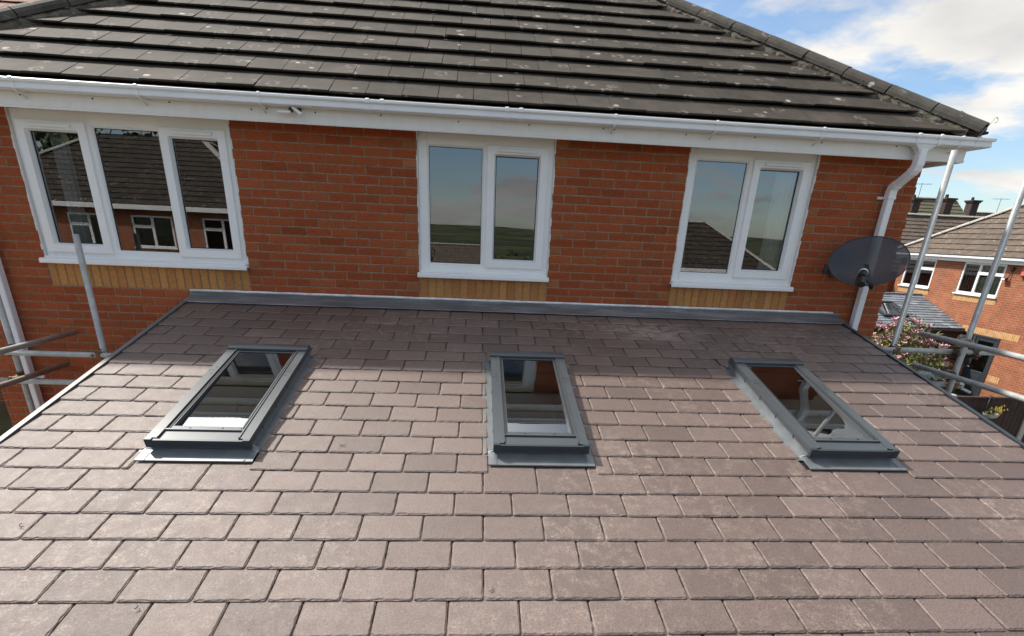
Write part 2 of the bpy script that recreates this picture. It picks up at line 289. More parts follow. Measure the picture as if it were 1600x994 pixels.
# ------------------------------------------------------------------ mesh helpers
class MB:
    def __init__(s): s.v = []; s.f = []; s.mi = []; s.r = []; s.t = []; s.e = []; s.sm = []
    def add(s, vs, fs, mi=0, rn=None, tint=(0.5, 0.5, 0.5), edge=0.0, smooth=False):
        o = len(s.v); s.v += [tuple(v) for v in vs]; n = len(vs); rn = rnd() if rn is None else rn
        s.r += [rn] * n; s.t += [tint] * n; s.e += (edge if isinstance(edge, list) else [edge] * n)
        for f in fs: s.f.append([o + i for i in f]); s.mi.append(mi); s.sm.append(smooth)
    def box(s, x0, x1, y0, y1, z0, z1, mi=0, bev=0.0, **k):
        if bev > 0:
            b = min(bev, (x1 - x0) * .45, (y1 - y0) * .45, (z1 - z0) * .45)
            vs = []; idx = {}
            for ix, (X, sxn) in enumerate(((x0, 1), (x1, -1))):
                for iy, (Y, syn) in enumerate(((y0, 1), (y1, -1))):
                    for iz, (Z, szn) in enumerate(((z0, 1), (z1, -1))):
                        for a in range(3):
                            p = [X + sxn * b, Y + syn * b, Z + szn * b]; p[a] = (X, Y, Z)[a]; idx[(ix, iy, iz, a)] = len(vs); vs.append(p)
            fs = []
            def q(*l): fs.append([idx[i] for i in l])
            q((0,0,0,0),(0,0,1,0),(0,1,1,0),(0,1,0,0)); q((1,0,0,0),(1,1,0,0),(1,1,1,0),(1,0,1,0))
            q((0,0,0,1),(1,0,0,1),(1,0,1,1),(0,0,1,1)); q((0,1,0,1),(0,1,1,1),(1,1,1,1),(1,1,0,1))
            q((0,0,0,2),(0,1,0,2),(1,1,0,2),(1,0,0,2)); q((0,0,1,2),(1,0,1,2),(1,1,1,2),(0,1,1,2))
            for i in (0, 1):
                for j in (0, 1):
                    q((i,j,0,0),(i,j,1,0),(i,j,1,1),(i,j,0,1)); q((i,0,j,0),(i,1,j,0),(i,1,j,2),(i,0,j,2)); q((0,i,j,1),(1,i,j,1),(1,i,j,2),(0,i,j,2))
            for i in (0, 1):
                for j in (0, 1):
                    for k_ in (0, 1): q((i,j,k_,0),(i,j,k_,1),(i,j,k_,2))
            s.add(vs, fs, mi, **k)
        else:
            s.add([(x0,y0,z0),(x1,y0,z0),(x1,y1,z0),(x0,y1,z0),(x0,y0,z1),(x1,y0,z1),(x1,y1,z1),(x0,y1,z1)],
                  [(0,3,2,1),(4,5,6,7),(0,1,5,4),(2,3,7,6),(1,2,6,5),(3,0,4,7)], mi, **k)
    def tube(s, a, b, r, n=14, mi=0, r2=None, cap=True, **k):
        a, b = Vector(a), Vector(b); d = (b - a).normalized(); q = d.to_track_quat('Z', 'Y'); r2 = r if r2 is None else r2
        vs = []
        for P, rr in ((a, r), (b, r2)):
            for i in range(n):
                an = 2 * math.pi * i / n; vs.append(P + q @ Vector((math.cos(an) * rr, math.sin(an) * rr, 0)))
        fs = [(i, (i + 1) % n, n + (i + 1) % n, n + i) for i in range(n)]
        s.add(vs, fs, mi, smooth=True, **k)
        if cap: s.add(vs[:n], [tuple(range(n))[::-1]], mi, **k); s.add(vs[n:], [tuple(range(n))], mi, **k)
    def path(s, pts, r, n=8, mi=0, **k):
        pts = [Vector(p) for p in pts]; rings = []; up = None
        for i, p in enumerate(pts):
            d = (pts[min(i + 1, len(pts) - 1)] - pts[max(i - 1, 0)]).normalized(); q = d.to_track_quat('Z', 'Y')
            rr = r[i] if isinstance(r, (list, tuple)) else r
            rings.append([p + q @ Vector((math.cos(2 * math.pi * j / n) * rr, math.sin(2 * math.pi * j / n) * rr, 0)) for j in range(n)])
        vs = [v for R__ in rings for v in R__]; fs = []
        for i in range(len(pts) - 1):
            for j in range(n): fs.append((i * n + j, i * n + (j + 1) % n, (i + 1) * n + (j + 1) % n, (i + 1) * n + j))
        fs.append(tuple(range(n))[::-1]); fs.append(tuple((len(pts) - 1) * n + j for j in range(n)))
        s.add(vs, fs, mi, smooth=True, **k)
    def xf(s, m):
        s.v = [tuple(m @ Vector(v)) for v in s.v]; return s
    def build(s, name, mats, parent=None, loc=None, matrix=None):
        me = bpy.data.meshes.new(name); me.from_pydata(s.v, [], s.f); me.update()
        for m in (mats if isinstance(mats, (list, tuple)) else [mats]): me.materials.append(M[m] if isinstance(m, str) else m)
        me.polygons.foreach_set('material_index', s.mi); me.polygons.foreach_set('use_smooth', s.sm)
        a = me.attributes.new('rnd', 'FLOAT', 'POINT'); a.data.foreach_set('value', s.r)
        a = me.attributes.new('edge', 'FLOAT', 'POINT'); a.data.foreach_set('value', s.e)
        a = me.attributes.new('tint', 'FLOAT_COLOR', 'POINT'); a.data.foreach_set('color', [c for t_ in s.t for c in (*t_, 1.0)])
        o = bpy.data.objects.new(name, me); COL.objects.link(o)
        if parent: o.parent = parent
        if matrix is not None: o.matrix_world = matrix
        if loc: o.location = loc
        return o
def fixn(o):
    bm = bmesh.new(); bm.from_mesh(o.data); bmesh.ops.recalc_face_normals(bm, faces=bm.faces); bm.to_mesh(o.data); bm.free(); return o
def tag(o, label=None, cat=None, group=None, kind=None):
    if label: o['label'] = label
    if cat: o['category'] = cat
    if group: o['group'] = group
    if kind: o['kind'] = kind
    return o
def thing(name, label, cat, loc=(0, 0, 0), group=None):
    o = bpy.data.objects.new(name, None); COL.objects.link(o); o.location = loc; o.empty_display_size = 0.2
    return tag(o, label, cat, group)
class T:                        # a thing whose parts are written in world coordinates
    def __init__(s, name, label, cat, loc=(0, 0, 0), group=None): s.o = thing(name, label, cat, loc, group); s.loc = Vector(loc)
    def part(s, name, mb, mats, parent=None, label=None):
        o = mb.build(name, mats, parent or s.o)
        if parent is None: o.location = -s.loc
        if label: o['label'] = label
        return o if name == 'pane' else fixn(o)

# roof slope made of tiles.  O: eaves corner, U: unit along eaves, V: unit up the slope
def slope_tiles(mb, O, Ud, Vd, wid, length, gauge, tw, riser, clip=None, off=0.0, thick_back=0.002, jit=0.004, skip=None, mi=0, cavity=True):
    O, Ud, Vd = Vector(O), Vector(Ud), Vector(Vd); Nn = Ud.cross(Vd).normalized()
    if Nn.z < 0: Nn = -Nn
    rows = int(math.ceil(length / gauge))
    for k in range(rows):
        v0 = k * gauge; v1 = min(v0 + gauge + 0.03, length)
        st = -tw * (0.5 if k % 2 else 0.0) - off % tw
        n = int(wid / tw) + 3
        for i in range(-1, n):
            a = max(st + i * tw + 0.002, 0.0); b = min(st + (i + 1) * tw - 0.002, wid)
            if b - a < 0.02: continue
            if clip:
                # keep v-range per side: trapezoid cut by hip lines
                la0, lb0 = clip(v0), clip(v1)
                if b <= la0[0] or a >= la0[1]: continue
                pts0 = (max(a, la0[0]), min(b, la0[1])); pts1 = (max(a, lb0[0]), min(b, lb0[1]))
                v1_ = v1
                if pts1[0] >= pts1[1] - 0.002:
                    if b <= lb0[0] + .002: q = (pts0[1] - la0[0]) / max(lb0[0] - la0[0], 1e-6); pts1 = (pts0[1] - .002, pts0[1])
                    else: q = (la0[1] - pts0[0]) / max(la0[1] - lb0[1], 1e-6); pts1 = (pts0[0], pts0[0] + .002)
                    v1_ = v0 + (v1 - v0) * min(max(q, .1), 1)
                if pts0[1] - pts0[0] < 0.01: continue
            else: pts0 = pts1 = (a, b); v1_ = v1
            h0 = riser + U(-jit, jit); dz = U(-jit, jit) * 0.7; c = 0.004
            def P(u_, v_, h): return O + Ud * u_ + Vd * v_ + Nn * h
            e = U(-0.003, 0.003)
            hb = thick_back + riser * 0.08
            f = lambda v_: h0 + (hb - h0) * (v_ - v0) / (v1 - v0)
            if riser > 0.03:
                lip = 0.013; rb = min(0.05, (v1_ - v0) * .3)
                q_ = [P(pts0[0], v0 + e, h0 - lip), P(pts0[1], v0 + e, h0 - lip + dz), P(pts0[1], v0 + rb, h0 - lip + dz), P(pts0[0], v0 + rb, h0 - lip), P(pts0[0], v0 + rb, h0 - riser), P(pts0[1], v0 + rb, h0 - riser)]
                mb.add(q_, [(0, 1, 2, 3), (3, 2, 5, 4)], 1 if cavity else 0)  # recess behind the lip coloured near black, shade under the tile put into colour
            lp = 0.013 if riser > 0.03 else riser * 0.95
            vs = [P(pts0[0], v0 + e, h0 - lp), P(pts0[1], v0 + e, h0 - lp + dz), P(pts0[1], v0 + e, h0 - c + dz), P(pts0[0], v0 + e, h0 - c),
                  P(pts0[0] + .001, v0 + c + e, h0), P(pts0[1] - .001, v0 + c + e, h0 + dz), P(pts1[1], v1_, f(v1_)), P(pts1[0], v1_, f(v1_)), P(pts1[1], v1_, f(v1_) - 0.02), P(pts1[0], v1_, f(v1_) - 0.02)]
            mb.add(vs, [(0, 1, 2, 3), (3, 2, 5, 4), (4, 5, 6, 7), (1, 8, 6, 5, 2), (0, 3, 4, 7, 9), (7, 6, 8, 9)], mi)

# ================================================================== setting: ground
def ground_z(x, y):
    s = min(max((x - 5.5) / 7.0, 0), 1); z = -3.35 - 0.95 * s * s * (3 - 2 * s)
    if y < -24:
        d = -24 - y; z -= 26 * (1 - math.exp(-d / 110.0)); z += max(0, d - 500) / 2500.0 * 45 * (0.6 + 0.8 * noise.noise(Vector((x * 0.0012, y * 0.0012, 0))))
    r = math.hypot(x, y)
    if r > 60 and y >= -24: z += -min((r - 60) * 0.03, 12)
    return z
gv, gf = [], []
def axis_pts(lo, hi):
    pts = []; v = 0.0; st = 1.5
    while v < hi: pts.append(v); v += st; st *= 1.16
    pts.append(hi); neg = []; v = -1.5; st = 1.5 * 1.16
    while v > lo: neg.append(v); v -= st; st *= 1.16
    neg.append(lo); return neg[::-1] + pts
gx, gy = axis_pts(-4500, 4500), axis_pts(-4500, 4500)
for y in gy:
    for x in gx: gv.append((x, y, ground_z(x, y)))
nx = len(gx)
for j in range(len(gy) - 1):
    for i in range(nx - 1): gf.append((j * nx + i, j * nx + i + 1, (j + 1) * nx + i + 1, (j + 1) * nx + i))
def groundmat():
    m, t, b = mat('ground_cover'); v = coord(t)
    c = ramp(t, noi(t, v, 0.02, 8, 0.6), [(0.35, (0.02, 0.032, 0.018)), (0.5, (0.045, 0.06, 0.028)), (0.65, (0.028, 0.036, 0.024))])
    vo = t.nodes.new('ShaderNodeTexVoronoi'); vo.inputs['Scale'].default_value = 0.012; t.links.new(v, vo.inputs['Vector']); sp_ = t.nodes.new('ShaderNodeSeparateColor'); t.links.new(vo.outputs['Color'], sp_.inputs[0])
    c = mixc(t, 0.6, c, ramp(t, sp_.outputs[0], [(0.2, (0.03, 0.045, 0.02)), (0.5, (0.09, 0.1, 0.04)), (0.8, (0.13, 0.11, 0.06))]))
    c = mixc(t, 1.0, c, ramp(t, noi(t, v, 1.5, 5), [(0.3, 0.75), (0.7, 1.25)]), 'MULTIPLY')
    t.links.new(c, b.inputs['Base Color']); b.inputs['Roughness'].default_value = 0.95; b.inputs['Specular IOR Level'].default_value = 0.1; return m
M['ground'] = groundmat()
g = MB(); g.add(gv, gf, smooth=True); tag(g.build('ground', 'ground'), kind='structure')
pv = MB(); pv.box(-9, 12, -6.5, 3.3, -3.5, -3.33); tag(pv.build('patio', 'pavement'), kind='structure')

# ================================================================== the house
HX0, HX1, HD = -4.105, 4.688, 8.4
house = T('brick_house', 'red brick house with white fascia, three white windows and dark lichen spotted tiled roof', 'house', (0, 0, -3.35))
WIN = [(-3.35, -1.585), (0.0, 1.212), (2.448, 3.66)]
def brick_tint(buff=0.0):
    if rnd() < buff * 0.5: a = (0.35, 0.125, 0.045)
    else: a = (0.335, 0.077, 0.026)
    k = U(0.87, 1.13); h = U(-0.014, 0.022)
    if rnd() < 0.03: k *= 0.8
    return (a[0] * k, max(0.02, (a[1] + h * .5) * k), max(0.01, (a[2] + h * .25) * k))
def put_brick(mb, x0, x1, z0, z1, y=0.0, tint=None, soldier=False):
    tint = tint or brick_tint(); j = lambda s=0.0012: U(-s, s); yo = y + U(0, 0.0025); c = 0.005
    x0 += j(); x1 += j(); z0 += j(); z1 += j()
    m_ = 0.018
    def ring(a, yy, jj): return [(x0 + a + jj * j(), yy, z0 + a + jj * j()), (x1 - a + jj * j(), yy, z0 + a + jj * j()), (x1 - a + jj * j(), yy, z1 - a + jj * j()), (x0 + a + jj * j(), yy, z1 - a + jj * j())]
    vs = ring(0, yo + 0.02, 0) + ring(0, yo + 0.003, 1) + ring(c, yo, 1) + ring(m_, yo - 0.0005, 1)
    fs = []
    for k in range(3):
        for i in range(4): fs.append((k * 4 + i, k * 4 + (i + 1) % 4, k * 4 + 4 + (i + 1) % 4, k * 4 + 4 + i))
    fs.append((12, 13, 14, 15))
    mb.add(vs, fs, 0, tint=tint, edge=[1.0] * 12 + [0.0] * 4)
wall = MB()
def brick_rows(x0, x1, k0, k1, anchor, parity=0, from_right=False, buffL=0, buffR=0):
    for k in range(k0, k1):
        off = 0.1125 if (k + parity) % 2 else 0.0
        if from_right:
            x = anchor - off; xs = []
            b = anchor
            e = anchor - (0.1125 if off else 0.225)
            while b > x0 + 0.03: xs.append((max(e, x0 - 0.005) + 0.005, b - 0.005)); b = e; e -= 0.225
        else:
            b = anchor; e = anchor + (0.1125 if off else 0.225); xs = []
            while b < x1 - 0.03: xs.append((b + 0.005, min(e, x1 + 0.005) - 0.005)); b = e; e += 0.225
        for i, (a, b_) in enumerate(xs):
            if b_ - a < 0.03: continue
            half = (b_ - a) < 0.15
            bf = 0.0
            if half and abs(a - x0) < 0.02: bf = buffL
            if half and abs(b_ - x1) < 0.02: bf = buffR
            if -0.35 < k * 0.075: pass
            put_brick(wall, a, b_, k * 0.075 + 0.005, k * 0.075 + 0.07, 0.0, brick_tint(bf))
KB = -43
# piers between the windows and the brickwork under them
brick_rows(HX0, -3.35, 0, 20, -3.35, 0, True, 0, 0.3)
brick_rows(-1.585, -0.005, 0, 20, -1.585, 0, False, 0.15, 0.7)
brick_rows(1.217, 2.448, 0, 20, 1.217, 1, False, 0.75, 0.6)
brick_rows(3.665, HX1, 0, 20, 3.665, 1, False, 0.3, 0.1)
brick_rows(HX0, -1.585, KB, 0, -1.585, 0, True); brick_rows(-1.585, -0.9, KB, 0, -1.585, 0)
brick_rows(-0.9, 3.6, -4, 0, -0.9, 0); brick_rows(3.6, HX1, KB, 0, 3.6, 0)
for a, b in WIN:
    n = round((b - a) / 0.075); p = (b - a) / n
    for i in range(n):
        k = U(0.88, 1.12); q = rnd(); base = (0.50, 0.235, 0.075) if q < 0.75 else (0.46, 0.195, 0.062)
        put_brick(wall, a + i * p + 0.005, a + (i + 1) * p - 0.005, 0.005, 0.222, 0.0, tuple(c * k for c in base))
mo = 0.008
for a, b in ((HX0 + 0.01, -3.352), (-1.583, -0.002), (1.214, 2.446), (3.662, HX1 - 0.01)): wall.box(a, b, mo, 0.28, 0.0, 1.56, 1)
wall.box(HX0 + 0.01, HX1 - 0.01, mo, 0.28, -3.4, 0.0, 1)
for a, b in WIN: wall.box(a - 0.002, b + 0.002, mo, 0.28, 0.0, 0.2, 1)
hw = house.part('wall', wall, ['brick', 'mortar'])
sw = MB()
sw.box(HX1 - 0.28, HX1, 0.0, HD, -3.4, 1.56); sw.box(HX0, HX0 + 0.28, 0.0, HD, -3.4, 1.56); sw.box(HX0 + .28, HX1 - .28, HD - 0.28, HD, -3.4, 1.56)
sw.v = [(v[0], max(v[1], 0.021), v[2]) for v in sw.v]
house.part('side_wall', sw, 'brick_side')
inn = MB()
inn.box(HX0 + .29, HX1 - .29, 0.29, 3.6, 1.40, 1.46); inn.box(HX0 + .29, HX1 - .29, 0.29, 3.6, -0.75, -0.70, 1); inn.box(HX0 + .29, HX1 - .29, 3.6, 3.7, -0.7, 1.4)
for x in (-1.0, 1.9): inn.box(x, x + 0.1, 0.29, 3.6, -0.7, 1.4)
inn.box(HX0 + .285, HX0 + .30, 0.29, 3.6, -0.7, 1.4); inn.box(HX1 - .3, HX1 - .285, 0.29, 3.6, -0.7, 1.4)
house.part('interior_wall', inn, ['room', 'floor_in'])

def window(t, x0, x1, z0, z1, panes, yf=0.028, name='window', label=None, mats=None, blinds=False, axis=None):
    """panes: (gx0,gx1,gz0,gz1,sash).  Built on the plane facing -y."""
    fr = MB(); ye = yf + 0.06
    cols = sorted(panes); b = 0.006
    edges = [x0] + [(cols[i][1] + cols[i + 1][0]) / 2 - (0.012 if cols[i + 1][4] and not cols[i][4] else (-0.012 if cols[i][4] and not cols[i + 1][4] else 0)) for i in range(len(cols) - 1)] + [x1]
    for i, (a, b_, c, d, s) in enumerate(cols):
        L, Rr = edges[i], edges[i + 1]; g = 0.034 if s else 0.016
        fr.box(L, a - g, yf, ye, z0, z1, 0, b if i == 0 else .002); fr.box(b_ + g, Rr, yf, ye, z0, z1, 0, .002)
        fr.box(a - g, b_ + g, yf, ye, z0, c - g, 0, .002); fr.box(a - g, b_ + g, yf, ye, d + g, z1, 0, .002)
    # sealant beads, lumpy against the brick
    for xx, sg in ((x0, -1), (x1, 1)):
        z = z0
        while z < z1:
            h = U(0.03, 0.08); wdt = U(0.003, 0.016); fr.box(min(xx, xx + sg * wdt), max(xx, xx + sg * wdt), 0.0 - U(0.0, 0.003), yf + 0.02, z, min(z + h, z1), 1, 0.002); z += h
    w_ = t.part(name, fr, ['upvc', 'sealant'], label=label)
    for i, (a, b_, c, d, s) in enumerate(cols):
        gl = MB(); gy = yf + 0.03; gl.add([(a - .005, gy, c - .005), (b_ + .005, gy, c - .005), (b_ + .005, gy, d + .005), (a - .005, gy, d + .005)], [(0, 1, 2, 3)])
        t.part('pane', gl, 'glass', w_)
        def ringm(mb, o, i_, y0, y1):    # sloped ring from outer rect (grown by o) at y0 to inner rect at y1
            vs = []
            for g_, yy in ((o, ye), (o, y0 + .004), (o - .006, y0), (i_ + .014, y0), (i_, y1), (i_, gy + .004)):
                vs += [(a - g_, yy, c - g_), (b_ + g_, yy, c - g_), (b_ + g_, yy, d + g_), (a - g_, yy, d + g_)]
            fs = []
            for k in range(5):
                for q in range(4): fs.append((k * 4 + q, k * 4 + (q + 1) % 4, k * 4 + 4 + (q + 1) % 4, k * 4 + 4 + q))
            mb.add(vs, fs)
        sm = MB(); se = MB()
        if s:
            ringm(sm, 0.082, 0.003, yf - 0.022, yf + 0.012); t.part('sash', sm, 'upvc', w_)
            v_ = MB(); m_ = (a + b_) / 2; v_.box(m_ - 0.17, m_ + 0.17, yf - 0.045, yf - 0.02, d + 0.032, d + 0.056, 0, 0.004); t.part('trickle_vent', v_, 'upvc', w_)
        else:
            ringm(sm, 0.02, 0.0, yf - 0.001, yf + 0.016); t.part('bead', sm, 'upvc', w_)
        for (xa, xb, za, zb) in ((a - .003, a + .004, c, d), (b_ - .004, b_ + .003, c, d), (a, b_, c - .003, c + .004), (a, b_, d - .004, d + .003)): se.box(xa, xb, gy - 0.004, gy, za, zb)
        t.part('gasket', se, 'seal', w_)
    sl_ = MB(); sl_.box(x0 - 0.02, x1 + 0.015, -0.058, yf + 0.01, 0.222, 0.246, 0, 0.006); sl_.box(x0 - 0.02, x1 + 0.015, -0.062, -0.05, 0.203, 0.236, 0, 0.004); sl_.box(x0 + .003, x1 - .003, -0.02, yf + 0.012, 0.2455, 0.262, 0, 0.005)
    t.part('sill', sl_, 'upvc', w_)
    return w_
window(house, -3.35, -1.587, 0.25, 1.423, [(-3.235, -2.845, 0.378, 1.258, 1), (-2.715, -2.196, 0.330, 1.308, 0), (-2.090, -1.712, 0.378, 1.258, 1)], label='wide white window with three panes')
window(house, 0.0, 1.212, 0.25, 1.423, [(0.095, 0.570, 0.335, 1.315, 0), (0.695, 1.076, 0.392, 1.262, 1)])
window(house, 2.452, 3.66, 0.25, 1.423, [(2.540, 3.015, 0.342, 1.322, 0), (3.147, 3.53, 0.392, 1.272, 1)])

# fascia, soffit, gutter: profiles (outward offset, z) swept round the walls
def sweep_rect(mb, prof, closed=True, mi=0, rect=None):
    X0, X1, Y0, Y1 = rect or (HX0, HX1, 0.0, HD); vs = []; n = len(prof)
    for sx_, sy_ in ((-1, -1), (1, -1), (1, 1), (-1, 1)):
        for o, z in prof: vs.append(((X0 - o) if sx_ < 0 else (X1 + o), (Y0 - o) if sy_ < 0 else (Y1 + o), z))
    fs = []
    for c in range(4):
        d = (c + 1) % 4
        for i in range(n if closed else n - 1):
            j = (i + 1) % n; fs.append((c * n + i, d * n + i, d * n + j, c * n + j))
    mb.add(vs, fs, mi)
fa = MB()
sweep_rect(fa, [(0.18, 1.395), (0.19, 1.390), (0.20, 1.388), (0.204, 1.395), (0.204, 1.405), (0.200, 1.41), (0.200, 1.60), (0.18, 1.60)])
for x in [-3.05, -2.5, -1.93, -1.28, -1.17, -0.83, -0.3, 0.35, 0.98, 1.6, 1.72, 2.3, 2.9, 3.5, 4.2]:
    z = U(1.47, 1.49); x += U(-.04, .04); fa.tube((x, -0.2, z), (x, -0.2035, z), 0.006, 8, 1)
fa.box(0.262, 0.285, -0.2035, -0.198, 1.412, 1.58, 0, 0.001)
house.part('fascia', fa, ['fascia', 'dark'])
sf = MB(); sweep_rect(sf, [(-0.01, 1.424), (0.181, 1.424), (0.181, 1.434), (-0.01, 1.434)]); house.part('soffit', sf, 'fascia')
gt = MB()
gp = [(0.209, 1.565), (0.209, 1.503), (0.225, 1.499), (0.305, 1.499), (0.315, 1.503), (0.317, 1.511), (0.310, 1.544), (0.326, 1.547), (0.331, 1.553), (0.331, 1.567), (0.325, 1.571), (0.314, 1.569), (0.306, 1.560),
      (0.311, 1.512), (0.304, 1.504), (0.226, 1.504), (0.214, 1.508), (0.214, 1.563)]
sweep_rect(gt, gp)
gut = house.part('gutter', gt, 'gutter')
def clip_band(mb, x, wdt=0.022, g=0.004):
    pr = [(0.209, 1.503), (0.225, 1.499), (0.305, 1.499), (0.315, 1.503), (0.317, 1.511), (0.311, 1.543), (0.331, 1.551), (0.331, 1.568), (0.32, 1.574)]
    out = []
    for i, (o, z) in enumerate(pr):
        a = pr[max(i - 1, 0)]; b = pr[min(i + 1, len(pr) - 1)]; d = Vector((b[0] - a[0], b[1] - a[1])).normalized(); nn = Vector((d.y, -d.x)); out.append((o + nn.x * g, z + nn.y * g))
    n = len(pr); vs = []
    for xx in (x - wdt / 2, x + wdt / 2):
        vs += [(xx, -o, z) for o, z in out]
    vs += [(x - wdt / 2, -o, z) for o, z in pr] + [(x + wdt / 2, -o, z) for o, z in pr]; fs = []
    for i in range(n - 1): fs += [(i, i + 1, n + i + 1, n + i), (2 * n + i, 2 * n + i + 1, i + 1, i), (n + i, n + i + 1, 3 * n + i + 1, 3 * n + i)]
    fs += [(0, n, 3 * n, 2 * n), (n - 1, 2 * n - 1, 4 * n - 1, 3 * n - 1)]
    mb.add(vs, fs)
for x in (-3.95, -3.01, -2.108, -1.191, 1.657, 2.52, 3.455, 4.715):
    b = MB(); clip_band(b, x, 0.02, 0.005); b.path([(x, -.312, 1.498), (x, -.28, 1.486), (x, -.205, 1.455)], 0.007, 6); house.part('gutter_bracket', b, 'gutter', gut)
for x in (-0.352, -0.237, 0.76, 0.874, 4.863):
    b = MB(); clip_band(b, x, 0.028, 0.006); house.part('gutter_union', b, 'gutter', gut)
# outlet and downpipe
PX = 4.415
ou = MB()
for x in (PX - 0.10, PX + 0.10): clip_band(ou, x, 0.025, 0.007)
for i in range(5):      # flared running outlet
    t0, t1 = i / 5, (i + 1) / 5
    ww = lambda t_: 0.095 - 0.058 * math.sin(t_ * math.pi / 2)
    for (xa, xb) in ((PX - ww(t0), PX + ww(t0)),): ou.box(xa, xb, -0.305 + .004 * i, -0.232, 1.500 - 0.06 * t1, 1.502 - 0.06 * t0, 0, 0.001)
house.part('gutter_outlet', ou, 'gutter', gut)
dp = MB(); W2 = 0.0325
def sqpath(mb, pts, w2=W2, k=0):
    rings = []
    for i, p in enumerate(pts):
        p = Vector(p); d = (Vector(pts[min(i + 1, len(pts) - 1)]) - Vector(pts[max(i - 1, 0)])).normalized(); sx_ = Vector((1, 0, 0)); ny = d.cross(sx_).normalized()
        c = 0.006
        for a, b in ((-w2, -w2 + c), (-w2 + c, -w2), (w2 - c, -w2), (w2, -w2 + c), (w2, w2 - c), (w2 - c, w2), (-w2 + c, w2), (-w2, w2 - c)): rings.append(p + sx_ * a + ny * b)
    fs = []
    for i in range(len(pts) - 1):
        for j in range(8): fs.append((i * 8 + j, i * 8 + (j + 1) % 8, (i + 1) * 8 + (j + 1) % 8, (i + 1) * 8 + j))
    fs += [tuple(range(8))[::-1], tuple((len(pts) - 1) * 8 + j for j in range(8))]
    mb.add(rings, fs)
XD = 4.40
sqpath(dp, [(PX, -0.27, 1.47), (PX, -0.27, 1.36)]); sqpath(dp, [(PX, -0.27, 1.40), (PX, -0.27, 1.345), (PX - .003, -0.258, 1.31), (PX - .006, -0.235, 1.285)], W2 + 0.004)
sqpath(dp, [(PX - .006, -0.245, 1.293), (XD + .004, -0.085, 1.185)]); sqpath(dp, [(XD + .004, -0.105, 1.198), (XD, -0.07, 1.172), (XD, -0.058, 1.14), (XD, -0.056, 1.09)], W2 + 0.004)
sqpath(dp, [(XD, -0.056, 1.12), (XD, -0.056, -3.33)])
dpo = house.part('downpipe', dp, 'gutter')
for z in (1.085, -0.9, -2.4):
    b = MB(); b.box(XD - 0.039, XD + 0.039, -0.095, -0.002, z - 0.012, z + 0.012, 0, 0.003); b.box(XD - 0.085, XD + 0.06, -0.016, -0.002, z - 0.012, z + 0.012, 0, 0.003); b.tube((XD - 0.073, -0.016, z), (XD - 0.073, -0.022, z), 0.008, 10); house.part('pipe_clip', b, 'gutter', dpo)
dl = MB(); XL = -3.745
sqpath(dl, [(XL, -0.27, 1.47), (XL, -0.27, 1.31), (XL, -0.235, 1.275), (XL, -0.085, 1.185), (XL, -0.056, 1.13), (XL, -0.056, -3.33)]); dl = house.part('downpipe', dl, 'gutter')
for z in (0.75, -0.87):
    b = MB(); b.box(XL - 0.039, XL + 0.039, -0.095, -0.002, z - 0.012, z + 0.012, 0, 0.003); b.box(XL - 0.04, XL + 0.1, -0.03, -0.002, z - 0.012, z + 0.012, 0, 0.003); house.part('pipe_clip', b, 'gutter', dl)

# main roof
PM = R_(34.0); cM, sM = math.cos(PM), math.sin(PM); EO = 0.27; EZ = 1.585
def roof_block(t, X0, X1, Y0, Y1, eo, ez, pitch, gauge, tw, riser, tile, nm='roof', hips=True, jit=0.004):
    """hipped roof over a rectangle; ez = height of the base plane at the eaves line"""
    c, s = math.cos(pitch), math.sin(pitch)
    ax0, ax1, ay0, ay1 = X0 - eo, X1 + eo, Y0 - eo, Y1 + eo; Wd, Dp = ax1 - ax0, ay1 - ay0; half = min(Wd, Dp) / 2; L = half / c
    mb = MB()
    for O, Ud, Vh, wid in (((ax0, ay0, ez), (1, 0, 0), (0, 1, 0), Wd), ((ax1, ay0, ez), (0, 1, 0), (-1, 0, 0), Dp), ((ax1, ay1, ez), (-1, 0, 0), (0, -1, 0), Wd), ((ax0, ay1, ez), (0, -1, 0), (1, 0, 0), Dp)):
        Vd = Vector(Vh) * c + Vector((0, 0, s))
        slope_tiles(mb, O, Ud, Vd, wid, L, gauge, tw, riser, clip=lambda v_, wid=wid: (v_ * c, wid - v_ * c), jit=jit)
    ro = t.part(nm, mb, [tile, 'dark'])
    # underlay so that no light leaks through
    rz = ez + half * math.tan(pitch) - 0.02; e2 = ez - 0.045
    und = MB()
    if Wd >= Dp: A, B = (ax0 + half, (ay0 + ay1) / 2, rz), (ax1 - half, (ay0 + ay1) / 2, rz); q = [(ax0, ay0, e2), (ax1, ay0, e2), (ax1, ay1, e2), (ax0, ay1, e2), A, B]; fs = [(0, 1, 5, 4), (1, 2, 5), (2, 3, 4, 5), (3, 0, 4)]
    else: A, B = ((ax0 + ax1) / 2, ay0 + half, rz), ((ax0 + ax1) / 2, ay1 - half, rz); q = [(ax0, ay0, e2), (ax1, ay0, e2), (ax1, ay1, e2), (ax0, ay1, e2), A, B]; fs = [(0, 1, 4), (1, 2, 5, 4), (2, 3, 5), (3, 0, 4, 5)]
    und.add([(x, y, z - 0.035) for x, y, z in q], fs); t.part('underlay', und, 'dark', ro)
    return ro, (ax0, ax1, ay0, ay1, half, A, B)
